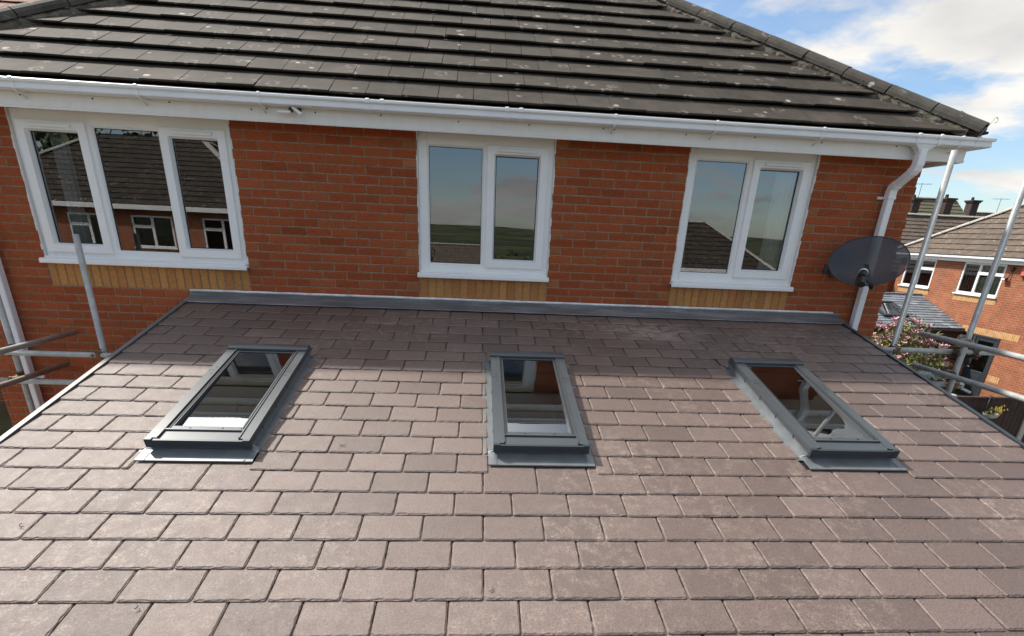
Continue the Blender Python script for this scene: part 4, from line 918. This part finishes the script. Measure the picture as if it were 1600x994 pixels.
rp_ = MB(); rs = random.Random(4)
for k in range(26):
    c = Vector((rs.uniform(4.78, 5.02), rs.uniform(-0.70, -0.60), -0.497)); pts = []; a0 = rs.uniform(0, 6.28); rr = rs.uniform(0.05, 0.11)
    for i in range(9):
        an = a0 + i * 0.5; pts.append(c + Vector((math.cos(an) * rr, math.sin(an) * rr * .5, 0.012 + 0.055 * abs(math.sin(an * 1.3 + k)))))
    rp_.path(pts, 0.0035, 5)
o = rp_.build('rope', 'rope'); tag(o, 'tangled pale blue cord heaped on the lowest scaffold tube by the verge', 'rope')

# ================================================================== trees and plants
def leaf_cloud(mb, C, rx, ry, rz, n, size, seed, mi=0, shell=0.55, lump=0.35):
    r = random.Random(seed); C = Vector(C)
    cl = [Vector((r.gauss(0, .42), r.gauss(0, .42), r.gauss(0, .42))) for _ in range(max(6, n // 90))]
    for _ in range(n):
        c = r.choice(cl); p = c + Vector((r.gauss(0, lump * .5), r.gauss(0, lump * .5), r.gauss(0, lump * .5)))
        if p.length > 1.15: p = p.normalized() * r.uniform(.85, 1.1)
        P = C + Vector((p.x * rx, p.y * ry, p.z * rz)); a = Vector((r.gauss(0, 1), r.gauss(0, 1), r.gauss(0, 1))).normalized(); b = a.cross(Vector((r.gauss(0, 1), r.gauss(0, 1), r.gauss(0, 1)))).normalized(); s_ = size * r.uniform(.6, 1.3)
        mb.add([P - a * s_, P + b * s_ * .45, P + a * s_, P - b * s_ * .45], [(0, 1, 2, 3)], mi, rn=r.random())
def tree(nm, lab, cat, base, h, rx, rz, n, size, leaf, seed, group=None, extra=None):
    t = T(nm, lab, cat, base, group); B = Vector(base); r = random.Random(seed); tr = MB(); top = B + Vector((0, 0, h - rz))
    tr.path([B, B + Vector((r.uniform(-.1, .1), r.uniform(-.1, .1), (h - rz) * .5)), top, top + Vector((0, 0, rz * .7))], [h * .03, h * .024, h * .018, h * .004], 9)
    for i in range(9):
        an = r.uniform(0, 6.28); q = r.uniform(.3, .9); st = B + Vector((0, 0, (h - rz) * q)); e = top + Vector((math.cos(an) * rx * .75, math.sin(an) * rx * .75, r.uniform(-.4, .6) * rz)); tr.path([st, (st + e) / 2 + Vector((0, 0, .1 * h)), e], [h * .012, h * .008, h * .002], 6)
    t.part('trunk', tr, 'bark'); cr_ = MB(); leaf_cloud(cr_, top, rx, rx, rz, n, size, seed, 0)
    if extra: extra(cr_, top, rx, rz)
    t.part('crown', cr_, leaf if isinstance(leaf, list) else [leaf]); return t
def blossoms(mb, top, rx, rz):
    r = random.Random(3)
    for i in range(150):
        an = r.uniform(0, 6.28); el = r.uniform(-.5, 1.4); q = r.uniform(.65, 1.08); P = top + Vector((math.cos(an) * math.cos(el) * rx * q, math.sin(an) * math.cos(el) * rx * q, math.sin(el) * rz * q))
        for k in range(7):
            a2 = k * .9 + r.uniform(-.2, .2); d = Vector((math.cos(a2), math.sin(a2), r.uniform(.5, 1.6))).normalized(); w_ = d.cross(Vector((0, 0, 1))).normalized() * .022; s_ = r.uniform(.05, .09); mb.add([P, P + d * s_ * .5 + w_, P + d * s_, P + d * s_ * .5 - w_], [(0, 1, 2, 3)], 1, rn=r.random())
tree('magnolia_tree', 'pink flowering magnolia with olive leaves behind the corner of the brick house', 'tree', (7.5, 2.85, -3.6), 3.15, 0.70, 0.85, 5200, 0.04, ['leaf_mag'], 11)
tm = [o for o in bpy.data.objects if o.name == 'magnolia_tree'][0]; a = MB(); blossoms(a, Vector((7.5, 2.85, -1.30)), 0.70, 0.85); o = a.build('blossom', ['leaf', 'petal'], tm); o.location = -tm.location

# ================================================================== neighbours on the right
def holed_wall(mb, M4, x0, x1, z0, z1, th, holes):
    xs = sorted({x0, x1} | {h[0] for h in holes} | {h[1] for h in holes}); zs = sorted({z0, z1} | {h[2] for h in holes} | {h[3] for h in holes}); o = len(mb.v)
    for i in range(len(xs) - 1):
        for j in range(len(zs) - 1):
            cx_, cz_ = (xs[i] + xs[i + 1]) / 2, (zs[j] + zs[j + 1]) / 2
            if any(h[0] < cx_ < h[1] and h[2] < cz_ < h[3] for h in holes): continue
            mb.box(xs[i], xs[i + 1], 0, th, zs[j], zs[j + 1])
    mb.v[o:] = [tuple(M4 @ Vector(v)) for v in mb.v[o:]]
def far_window(t, M4, x0, x1, z0, z1, lay, fmat='upvc', sill=True, buff=True, vert_blind=False, frame_w=0.07):
    fr = MB(); y0, y1 = 0.01, 0.07; fw = frame_w
    fr.box(x0, x0 + fw, y0, y1, z0, z1, 0, .006); fr.box(x1 - fw, x1, y0, y1, z0, z1, 0, .006); fr.box(x0 + fw, x1 - fw, y0, y1, z0, z0 + fw, 0, .006); fr.box(x0 + fw, x1 - fw, y0, y1, z1 - fw, z1, 0, .006)
    gz = [(x0 + fw, x1 - fw, z0 + fw, z1 - fw)]
    for (k, a, b, c) in lay:      # k: 'v' x, za, zb ; 'h' z, xa, xb
        if k == 'v': fr.box(a - .05, a + .05, y0 - .004, y1 - .004, b, c, 0, .006)
        else: fr.box(b, c, y0 - .003, y1 - .003, a - .055, a + .055, 0, .006)
    fr.xf(M4); w_ = t.part('window', fr, fmat)
    g_ = MB(); g_.add([(x0 + .02, .04, z0 + .02), (x1 - .02, .04, z0 + .02), (x1 - .02, .04, z1 - .02), (x0 + .02, .04, z1 - .02)], [(0, 1, 2, 3)]); g_.xf(M4); t.part('pane', g_, 'glass', w_)
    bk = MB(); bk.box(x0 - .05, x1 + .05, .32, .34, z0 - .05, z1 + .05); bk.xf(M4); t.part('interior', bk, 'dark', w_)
    if vert_blind:
        vb = MB(); x = x0 + .1
        while x < x1 - .1: vb.box(x, x + .025, .12, .16, z0 + .03, z1 - .03); x += .12
        vb.xf(M4); t.part('vertical_blind', vb, 'fabric', w_)
    if sill: s_ = MB(); s_.box(x0 - .05, x1 + .05, -.07, .03, z0 - .045, z0 - .001, 0, .008); s_.xf(M4); t.part('sill', s_, fmat, w_)
    if buff:
        bf = MB(); x = x0 - .02
        while x < x1 + .0: bf.box(x + .005, x + .07, -.006, .02, z0 - .265, z0 - .05, 0, .002, tint=(.5, .3, .1)); x += .075
        bf.xf(M4); t.part('soldier_course', bf, 'buff_far')
    return w_
NX = 18.55
def MF(y0): return Matrix.Translation((NX, y0, 0)) @ Matrix.Rotation(R_(-90), 4, 'Z')     # local x -> -y world, local y -> +x
nb = T('neighbour_house', 'sunlit orange brick house with brown hipped roof, red alarm box and dark grey back door', 'house', (22, 12, -4.35))
NH0, NH1 = 7.0, 16.93
a = MB(); a.box(NX + .3, NX + 8.6, NH0, NH1, -4.5, 0.52)
NW = [(-13.87, -12.22, -.80, .295), (-16.62, -15.12, -.78, .295), (-13.02, -12.46, -3.12, -2.11), (-12.44, -11.49, -4.3, -2.11)]
a = MB(); holed_wall(a, Matrix.Translation((NX, 0, 0)) @ Matrix.Rotation(R_(-90), 4, 'Z'), -NH1, -NH0, -4.5, .52, .3, NW); a.box(NX + 8.3, NX + 8.6, NH0, NH1, -4.5, .5); a.box(NX + .3, NX + 8.3, NH0, NH0 + .3, -4.5, .5); a.box(NX + .3, NX + 8.3, NH1 - .3, NH1, -4.5, .5); nb.part('wall', a, 'brick_far')
roof_block(nb, NX, NX + 8.6, NH0, NH1, 0.32, 0.50, R_(35), 0.335, 0.30, 0.04, 'tile_far')
for A_, B_ in (((NX - .32, NH1 + .32, .53), (NX + 4.3, NH1 + .32 - 4.62, .53 + 4.62 * math.tan(R_(35)))), ((NX - .32, NH0 - .32, .53), (NX + 4.3, NH0 - .32 + 4.62, .53 + 4.62 * math.tan(R_(35))))):
    a = MB(); half_round(a, A_, B_, 0.12, 0.44, drop=0.0, sag=.7); nb.part('hip_tiles', a, 'conc')
a = MB()
for (o0, o1, z0_, z1_) in ((0.16, 0.20, 0.30, 0.50), (0.20, 0.31, 0.42, 0.52)):
    a.box(NX - o1, NX - o0, NH0 - o1, NH1 + o1, z0_, z1_, 0, .01); a.box(NX - o0, NX + 8.6 + o1, NH0 - o1, NH0 - o0, z0_, z1_, 0, .01)
a.box(NX - .16, NX - .001, NH0 - .16, NH1 + .16, .30, .32); nb.part('fascia', a, 'upvc')
MB_ = MF(0)
def ly(y): return -y
far_window(nb, MB_, ly(13.87), ly(12.22), -0.80, 0.295, [('v', ly(13.18), -.75, .25), ('h', -0.06, ly(13.15), ly(12.25))], vert_blind=True)
far_window(nb, MB_, ly(16.62), ly(15.12), -0.78, 0.295, [('v', ly(15.85), -.75, .25), ('h', -0.06, ly(15.85), ly(15.15))])
# lintel course, door and side window
a = MB(); x = ly(13.07)
while x < ly(10.95): a.box(x + .005, x + .07, -.006, .02, -2.10, -1.885, 0, .002); x += .075
a.xf(MB_); nb.part('lintel_course', a, 'buff_far')
a = MB(); x = ly(11.45)
while x < ly(11.02): a.box(x + .005, x + .07, -.006, .02, -3.58, -3.365, 0, .002); x += .075
a.xf(MB_); nb.part('buff_course', a, 'buff_far')
far_window(nb, MB_, ly(13.02), ly(12.46), -3.12, -2.11, [], 'graphite', True, False, frame_w=.06)
a = MB(); dx0, dx1 = ly(12.44), ly(11.49)
a.box(dx0, dx0 + .07, -.02, .05, -4.3, -2.11, 0, .006); a.box(dx1 - .07, dx1, -.02, .05, -4.3, -2.11, 0, .006); a.box(dx0 + .07, dx1 - .07, -.02, .05, -2.18, -2.11, 0, .006); a.xf(MB_); dfr = nb.part('door_frame', a, 'graphite')
a = MB(); x0_, x1_ = dx0 + .072, dx1 - .072
a.box(x0_, x0_ + .11, 0, .045, -4.28, -2.182, 0, .006); a.box(x1_ - .11, x1_, 0, .045, -4.28, -2.182, 0, .006); a.box(x0_ + .11, x1_ - .11, 0, .045, -4.28, -3.35, 0, .006); a.box(x0_ + .11, x1_ - .11, 0, .045, -2.3, -2.182, 0, .006)
a.box(x0_ + .18, x1_ - .18, -.008, -.0, -4.1, -3.5, 0, .004); a.xf(MB_); nb.part('door', a, 'graphite', dfr)
a = MB(); a.add([(x0_ + .1, .02, -3.36), (x1_ - .1, .02, -3.36), (x1_ - .1, .02, -2.29), (x0_ + .1, .02, -2.29)], [(0, 1, 2, 3)]); a.xf(MB_); nb.part('pane', a, 'glass', dfr)
a = MB(); a.box(x0_ + .05, x1_ - .05, .2, .21, -4.2, -2.2); a.xf(MB_); nb.part('interior', a, 'dark', dfr)
a = MB(); a.tube((x0_ + .06, -.05, -3.25), (x0_ + .17, -.05, -3.25), .012, 8); a.xf(MB_); nb.part('handle', a, 'galv', dfr)
al = T('alarm_box', 'red alarm box high on the sunlit brick wall under the white gutter', 'alarm box', (NX, 11.55, .1))
a = MB(); a.add([(-.15, -.002, -.16), (.15, -.002, -.16), (.17, -.002, .14), (-.17, -.002, .14), (-.13, -.09, -.13), (.13, -.09, -.13), (.145, -.07, .13), (-.145, -.07, .13)], [(0, 1, 2, 3), (4, 7, 6, 5), (0, 4, 5, 1), (1, 5, 6, 2), (2, 6, 7, 3), (3, 7, 4, 0)]); a.xf(Matrix.Translation((NX, 11.45, .12)) @ Matrix.Rotation(R_(-90), 4, 'Z')); al.part('case', a, 'red_box')
a = MB(); a.box(-.13, .13, -.075, -.003, -.19, -.162, 0, .004); a.xf(Matrix.Translation((NX, 11.45, .12)) @ Matrix.Rotation(R_(-90), 4, 'Z')); al.part('base_plate', a, 'black_plastic')
fl = T('flood_light', 'small floodlight and sensor on a bracket between the window and the red alarm box', 'floodlight', (NX, 12.02, -.1))
m4 = Matrix.Translation((NX, 12.02, -.13)) @ Matrix.Rotation(R_(-90), 4, 'Z')
a = MB(); a.box(-.13, .06, -.16, -.06, -.09, .0, 0, .01); a.xf(m4); fl.part('lamp_body', a, 'black_plastic'); a = MB(); a.box(-.10, .03, -.166, -.161, -.075, -.015, 0, .002); a.xf(m4); fl.part('lens', a, 'upvc')
a = MB(); a.path([(0.02, -.07, -.02), (.05, -.05, .1), (.05, -.01, .3)], .014, 8); a.tube((.05, -.002, .3), (.05, -.06, .3), .06, 12); a.xf(m4); fl.part('bracket', a, 'black_plastic')

# slate lean-to of the neighbour (ridge along x, gable end against the house wall)
ne = T('garden_room', 'low brick garden room with grey slate roof and a small roof window beside the neighbour wall', 'outbuilding', (16, 14.5, -4.35))
GZ0, GY0, GZ1, GY1 = -2.0, 12.95, -1.05, 15.35; gp_ = math.atan2(GZ1 - GZ0, GY1 - GY0); GL = math.hypot(GZ1 - GZ0, GY1 - GY0)
a = MB(); slope_tiles(a, (13.2, GY0, GZ0 - .02), (1, 0, 0), (0, math.cos(gp_), math.sin(gp_)), NX - 13.2 - .01, GL, 0.19, 0.30, 0.028, jit=.002)
slope_tiles(a, (13.2, 2 * GY1 - GY0, GZ0 - .02), (1, 0, 0), (0, -math.cos(gp_), math.sin(gp_)), NX - 13.2 - .01, GL, 0.19, 0.30, 0.028, jit=.002)
a.box(13.2, NX - .01, GY0 + .02, 2 * GY1 - GY0 - .02, GZ0 - .08, GZ0 - .04); a.add([(13.22, GY0 + .05, GZ0 - .04), (NX - .02, GY0 + .05, GZ0 - .04), (NX - .02, GY1, GZ1 - .05), (13.22, GY1, GZ1 - .05), (NX - .02, 2 * GY1 - GY0 - .05, GZ0 - .04), (13.22, 2 * GY1 - GY0 - .05, GZ0 - .04)], [(0, 1, 2, 3), (3, 2, 4, 5)])
gro = ne.part('roof', a, 'tile_grey')
a = MB(); a.box(13.3, NX - .02, GY1 - .07, GY1 + .07, GZ1 - .02, GZ1 + .035, 0, .02); ne.part('ridge_capping', a, 'tile_grey', gro)
a = MB(); holed_wall(a, Matrix.Translation((0, GY0 + .27, 0)), 13.5, NX - .01, -4.5, GZ0 - .085, .25, [(14.2, 17.2, -3.7, -2.25)]); a.box(13.5, 13.75, GY0 + .52, 2 * GY1 - GY0 - .28, -4.5, GZ0 - .085); a.box(13.75, NX - .01, 2 * GY1 - GY0 - .5, 2 * GY1 - GY0 - .28, -4.5, GZ0 - .085); ne.part('wall', a, 'brick_dark')
a = MB(); a.box(13.15, NX - .01, GY0 - .10, GY0 + .02, GZ0 - .16, GZ0 - .045, 0, .03); a.box(13.3, NX - .01, GY0 + .0201, GY0 + .27, GZ0 - .15, GZ0 - .10); ne.part('gutter', a, 'black_plastic')
a = MB(); a.tube((17.9, GY0 + .2, -4.3), (17.9, GY0 + .2, GZ0 - .12), .035, 10); ne.part('downpipe', a, 'black_plastic')
far_window(ne, Matrix.Translation((0, GY0 + .27, 0)), 14.2, 17.2, -3.7, -2.25, [('v', 15.2, -3.65, -2.3), ('v', 16.2, -3.65, -2.3)], 'graphite', True, False)
def GP(x, d, h): return Vector((x, GY0 + d * math.cos(gp_) - h * math.sin(gp_), GZ0 + d * math.sin(gp_) + h * math.cos(gp_)))
def gslab(mb, x0, x1, d0, d1, h0, h1, mi=0): mb.add([GP(x0, d0, h0), GP(x1, d0, h0), GP(x1, d1, h0), GP(x0, d1, h0), GP(x0, d0, h1), GP(x1, d0, h1), GP(x1, d1, h1), GP(x0, d1, h1)], [(0, 3, 2, 1), (4, 5, 6, 7), (0, 1, 5, 4), (2, 3, 7, 6), (1, 2, 6, 5), (3, 0, 4, 7)], mi)
a = MB(); gx0, gx1, gd0, gd1 = 15.75, 16.75, .65, 1.75
gslab(a, gx0, gx0 + .09, gd0, gd1, 0, .09); gslab(a, gx1 - .09, gx1, gd0, gd1, 0, .09); gslab(a, gx0 + .09, gx1 - .09, gd0, gd0 + .1, 0, .09); gslab(a, gx0 + .09, gx1 - .09, gd1 - .09, gd1, 0, .1); rw = ne.part('roof_window', a, 'alu_dark', gro)
a = MB(); a.add([GP(gx0 + .08, gd0 + .08, .07), GP(gx1 - .08, gd0 + .08, .07), GP(gx1 - .08, gd1 - .08, .07), GP(gx0 + .08, gd1 - .08, .07)], [(0, 1, 2, 3)]); o_ = ne.part('glazing', a, 'glass_roof', gro)
a = MB(); gslab(a, gx0 + .09, gx1 - .09, gd0 + .1, gd0 + .5, .03, .035); ne.part('blind', a, 'fabric', gro)

# garden fence with concrete posts and a hanging basket
fe = T('fence', 'dark brown close boarded fence with pale concrete posts beyond the scaffolding', 'fence', (12, 3.5, -4.0))
fx = [5.6, 7.48, 9.38, 11.02, 12.9, 14.75, 16.6, 18.45]
for i, x in enumerate(fx):
    a = MB(); a.box(x - .055, x + .055, 3.44, 3.55, -4.6, -1.83, 0, .01); fe.part('post', a, 'conc')
    if i < len(fx) - 1:
        a = MB(); q = x + .06
        while q < fx[i + 1] - .09: a.box(q, q + .088, 3.47 + U(0, .006), 3.485 + U(0, .006), -4.05, -1.90, 0, .003); q += .093
        a.box(x + .056, fx[i + 1] - .056, 3.488 + .01, 3.52, -2.2, -2.1); a.box(x + .056, fx[i + 1] - .056, 3.455, 3.53, -1.898, -1.86, 0, .004); fe.part('panel', a, 'fence')
hb = T('hanging_basket', 'grey hanging basket of yellow flowers on the dark fence', 'planter', (10.05, 3.3, -2.05))
a = MB(); vs = []; 
for i in range(7):
    q = i / 6; an_ = q * math.pi / 2
    for j in range(20): th = 2 * math.pi * j / 20; vs.append((10.05 + math.cos(th) * .14 * math.sin(an_ + .02), 3.28 + math.sin(th) * .11 * math.sin(an_ + .02), -2.13 - .10 * math.cos(an_) + .02))
a.add(vs, [(i * 20 + j, i * 20 + (j + 1) % 20, (i + 1) * 20 + (j + 1) % 20, (i + 1) * 20 + j) for i in range(6) for j in range(20)], smooth=True); hb.part('bowl', a, 'conc')
a = MB(); leaf_cloud(a, (10.08, 3.28, -2.06), .13, .1, .07, 200, .028, 5); hb.part('foliage', a, 'leaf'); a = MB(); r = random.Random(9)
for i in range(34): P = Vector((10.1 + r.gauss(0, .06), 3.22 + r.gauss(0, .04), -2.02 + r.gauss(0, .035))); a.add([P + Vector((-.018, 0, 0)), P + Vector((0, -.01, -.018)), P + Vector((.018, 0, 0)), P + Vector((0, .01, .018))], [(0, 1, 2, 3)])
o = hb.part('blooms', a, 'yellow'); o['kind'] = 'stuff'

a = MB(); a.path([(9.9, 3.28, -2.1), (10.05, 3.4, -1.8), (10.05, 3.46, -1.82)], .006, 6); a.path([(10.2, 3.28, -2.1), (10.05, 3.4, -1.8)], .006, 6); hb.part('hanger', a, 'black_plastic')

# houses further back
def gable_house(nm, lab, x0, x1, yr, zr, pitch, run, tile, wallm, base, gauge=.3, tw=.3):
    t = T(nm, lab, 'house', ((x0 + x1) / 2, yr, base)); c, s = math.cos(pitch), math.sin(pitch); L = run / c; ze = zr - run * math.tan(pitch)
    a = MB(); slope_tiles(a, (x0, yr - run, ze), (1, 0, 0), (0, c, s), x1 - x0, L, gauge, tw, .035); slope_tiles(a, (x0, yr + run, ze), (1, 0, 0), (0, -c, s), x1 - x0, L, gauge, tw, .035)
    a.add([(x0, yr - run, ze - .04), (x1, yr - run, ze - .04), (x1, yr, zr - .04), (x0, yr, zr - .04), (x1, yr + run, ze - .04), (x0, yr + run, ze - .04)], [(0, 1, 2, 3), (3, 2, 4, 5)]); ro = t.part('roof', a, [tile, 'dark'])
    a = MB(); half_round(a, (x0, yr, zr + .01), (x1, yr, zr + .01), .12, .45, sag=.7); t.part('ridge_tiles', a, 'conc', ro)
    a = MB(); i_ = .2
    a.add([(x0 + i_, yr - run + .3, base), (x1 - i_, yr - run + .3, base), (x1 - i_, yr + run - .3, base), (x0 + i_, yr + run - .3, base), (x0 + i_, yr - run + .3, ze + .05), (x1 - i_, yr - run + .3, ze + .05), (x1 - i_, yr + run - .3, ze + .05), (x0 + i_, yr + run - .3, ze + .05), (x0 + i_, yr, zr - .1), (x1 - i_, yr, zr - .1)],
          [(0, 1, 5, 4), (2, 3, 7, 6), (1, 2, 6, 9, 5), (3, 0, 4, 8, 7)]); t.part('wall', a, wallm)
    for xx in (x0 - .02, x1 - .02):
        a = MB()
        for sg in (-1, 1): a.add([(xx, yr, zr + .0), (xx + .04, yr, zr + .0), (xx + .04, yr + sg * run, ze + .0), (xx, yr + sg * run, ze + .0), (xx, yr, zr - .2), (xx + .04, yr, zr - .2), (xx + .04, yr + sg * run, ze - .2), (xx, yr + sg * run, ze - .2)], [(0, 3, 2, 1), (4, 5, 6, 7), (0, 1, 5, 4), (2, 3, 7, 6), (1, 2, 6, 5), (3, 0, 4, 7)])
        t.part('bargeboard', a, 'upvc')
    return t, ro
def chimney(t, ro, x, y, z0, z1, w=.5):
    a = MB(); a.box(x - w / 2, x + w / 2, y - w / 2, y + w / 2, z0, z1); a.box(x - w / 2 - .05, x + w / 2 + .05, y - w / 2 - .05, y + w / 2 + .05, z1 - .16, z1 - .08, 0, .01); a.box(x - w / 2 - .1, x + w / 2 + .1, y - w / 2 - .1, y + w / 2 + .1, z1 - .08, z1, 0, .01)
    a.tube((x - .1, y, z1), (x - .1, y, z1 + .18), .09, 12, 1, r2=.07); t.part('chimney', a, ['chimney_brick', 'chimney_brick'], ro)
def aerial(t, ro, x, y, z0, z1):
    a = MB(); a.tube((x, y, z0), (x, y, z1), .013, 6); d = Vector((.8, -.3, 0)).normalized(); p = d.cross(Z)
    a.tube(Vector((x, y, z1 - .05)) - d * .45, Vector((x, y, z1 - .05)) + d * .45, .009, 6)
    for i in range(8): c_ = Vector((x, y, z1 - .05)) + d * (-.42 + i * .12); a.tube(c_ - p * .2 - Z * .0, c_ + p * .2, .005, 5)
    t.part('tv_aerial', a, 'alu_dark', ro)
hc, rc = gable_house('terraced_house', 'house with plain brown tiled roof between the hipped roof and the mossy roof', 14, 30.5, 20.8, 2.18, R_(35), 3.6, 'tile_far', 'brick_far', -4.5, .3)
hd_, rd = gable_house('old_house', 'distant house with mossy green gable roof and dark brick chimneys', 19.0, 27.15, 24.84, 3.28, R_(41), 4.2, 'tile_moss', 'brick_dark', -4.6, .28)
chimney(hd_, rd, 25.2, 23.2, 1.2, 3.22, .4); chimney(hd_, rd, 23.4, 23.2, 1.2, 3.12, .4); aerial(hd_, rd, 24.1, 23.9, 2.0, 3.95)
he, re_ = gable_house('far_house', 'far house hidden behind the hipped roof with one tall dark chimney and a tv aerial', 28.5, 38, 30.0, 3.05, R_(35), 4.0, 'tile_far', 'brick_far', -4.6, .33)
chimney(he, re_, 32.0, 29.0, 2.0, 3.7, .48); aerial(he, re_, 34.2, 29.4, 2.4, 3.95)

# ================================================================== neighbour on the left and the street behind the camera (seen in the glass)
hl, rl = gable_house('left_house', 'red tiled roof showing above the hip at the top left corner', -22, -6.0, 11.5, 7.3, R_(36), 5.5, 'tile_red', 'brick_side', -3.4, .3)
def street_house(nm, lab, X0, X1, Y0, Y1, ez, base, tile, wins, pitch=R_(35)):
    t = T(nm, lab, 'house', ((X0 + X1) / 2, (Y0 + Y1) / 2, base)); a = MB(); mt = Matrix.Translation((0, Y1, 0)) @ Matrix.Rotation(math.pi, 4, 'Z')
    holed_wall(a, mt, -X1, -X0, base, ez, .3, [(-cx_ - w_ / 2, -cx_ + w_ / 2, z0_, z1_) for (cx_, w_, z0_, z1_) in wins])
    a.box(X0, X0 + .3, Y0, Y1 - .3, base, ez); a.box(X1 - .3, X1, Y0, Y1 - .3, base, ez); a.box(X0 + .3, X1 - .3, Y0, Y0 + .3, base, ez); t.part('wall', a, 'brick_far')
    ro, (q0, q1, q2, q3, hh, A_, B_) = roof_block(t, X0, X1, Y0, Y1, .3, ez, pitch, .34, .3, .04, tile)
    a = MB()
    for c_, E_ in (((q0, q2), A_), ((q1, q2), B_ if (q1 - q0) >= (q3 - q2) else A_), ((q1, q3), B_), ((q0, q3), A_ if (q1 - q0) >= (q3 - q2) else B_)): half_round(a, (*c_, ez + .03), (E_[0], E_[1], E_[2] + .04), .12, .45, sag=.7)
    t.part('hip_tiles', a, 'conc', ro)
    a = MB(); a.box(X0 - .33, X1 + .33, Y1 + .18, Y1 + .33, ez - .16, ez + .01, 0, .01); a.box(X0 - .33, X0 - .18, Y0 - .3, Y1 + .18, ez - .16, ez + .01); a.box(X1 + .18, X1 + .33, Y0 - .3, Y1 + .18, ez - .16, ez + .01); t.part('fascia', a, 'upvc')
    for (cx_, w_, z0_, z1_) in wins:
        far_window(t, Matrix.Translation((cx_, Y1, 0)) @ Matrix.Rotation(math.pi, 4, 'Z'), -w_ / 2, w_ / 2, z0_, z1_, [('v', 0, z0_ + .05, z1_ - .05), ('h', z1_ - .4, 0, w_ / 2 - .05)])
    return t
E1 = street_house('street_house', 'brown roofed brick house with three white windows reflected in the wide window', -19.0, -7.6, -24.0, -16.8, 0.95, -3.8, 'tile', [(-14.2, 1.5, -.55, .6), (-11.9, 1.5, -.55, .6), (-9.3, 1.5, -.55, .6)])
E2 = street_house('bungalow', 'small hip roofed brick bungalow reflected in the right hand window', 9.0, 15.0, -26.0, -21.0, -0.7, -4.2, 'tile', [(11.0, 1.3, -2.2, -1.1), (13.2, 1.3, -2.2, -1.1)], R_(38))
for i, (x, y, h) in enumerate([(-21, -27, 10.5), (-14.5, -29, 11.0), (-4, -34, 6.0), (2, -45, 6.5), (7.5, -38, 5.0), (-0.5, -60, 8)]):
    lb_ = ['broad green tree behind the street house, farthest left', 'tall green tree rising over the street house roof', 'small green tree right of the street house', 'round green tree in the field behind the camera', 'low green tree near the bungalow', 'distant green tree in the middle of the view behind the camera'][i]
    tree('broadleaf_tree', lb_, 'tree', (x, y, ground_z(x, y) - .1), h + 0, h * .33, h * .36, 1500, h * .028, 'leaf', 40 + i, 'trees behind the camera')
wd = MB(); r = random.Random(21)
for i in range(230):
    an = r.uniform(-2.6, -.55); d = 80 + 700 * r.random() ** 1.6; x, y = d * math.cos(an), d * math.sin(an); leaf_cloud(wd, (x, y, ground_z(x, y) + 3), 9, 9, 5, 110, 1.6, i)
tag(wd.build('woodland', 'leaf'), kind='stuff')

for i, (x0_, y_, w_, dz_) in enumerate([(-6.5, -46, 8, 3.4), (3.5, -52, 9, 3.0), (14.5, -58, 9, 3.2), (-1.5, -70, 10, 3.6)]):
    zb = ground_z(x0_ + 4, y_) - .3
    gable_house('hillside_house', ['small brown roofed house on the slope behind the camera, nearest', 'brown roofed house on the slope behind the camera beside a round tree', 'brown roofed house down the slope beyond the bungalow', 'farthest small house down the slope behind the camera'][i], x0_, x0_ + w_, y_, zb + dz_ + 4.2, R_(35), 4.0, 'tile_far', 'brick_far', zb, .33)
# bits of twig and leaf on the slates
r = random.Random(5)
for i, (x, d) in enumerate([(-1.55, 3.02), (-0.25, 2.36), (1.75, 2.93), (-0.8, 3.5), (0.62, 3.42)]):
    a = MB(); P = RP(x, d, 0.004); th = r.uniform(0, 6.28); L = r.uniform(.008, .028); q = [P + Vector((math.cos(th + j * .5) * L * j * .5, math.sin(th + j * .5) * L * j * .5 * cE, math.sin(th + j * .5) * L * j * .5 * sE + .001)) for j in range(4)]
    a.path(q, [.0018, .0022, .0016, .0008], 6)
    if i % 2: a.path([q[1], q[1] + Vector((L * .5, L * .3, .004))], .001, 5)
    tag(a.build('twig', 'bark'), ['tiny dark twig on the slates below the left roof window, farthest left', 'tiny curved dark twig on the slates between the left and middle roof windows', 'tiny forked twig on the slates below and right of the middle roof window', 'tiny forked dark twig near the bottom edge at lower left', 'thin dark twig on the bottom slates below the middle roof window'][i], 'twig', 'bits of twig scattered on the slates')
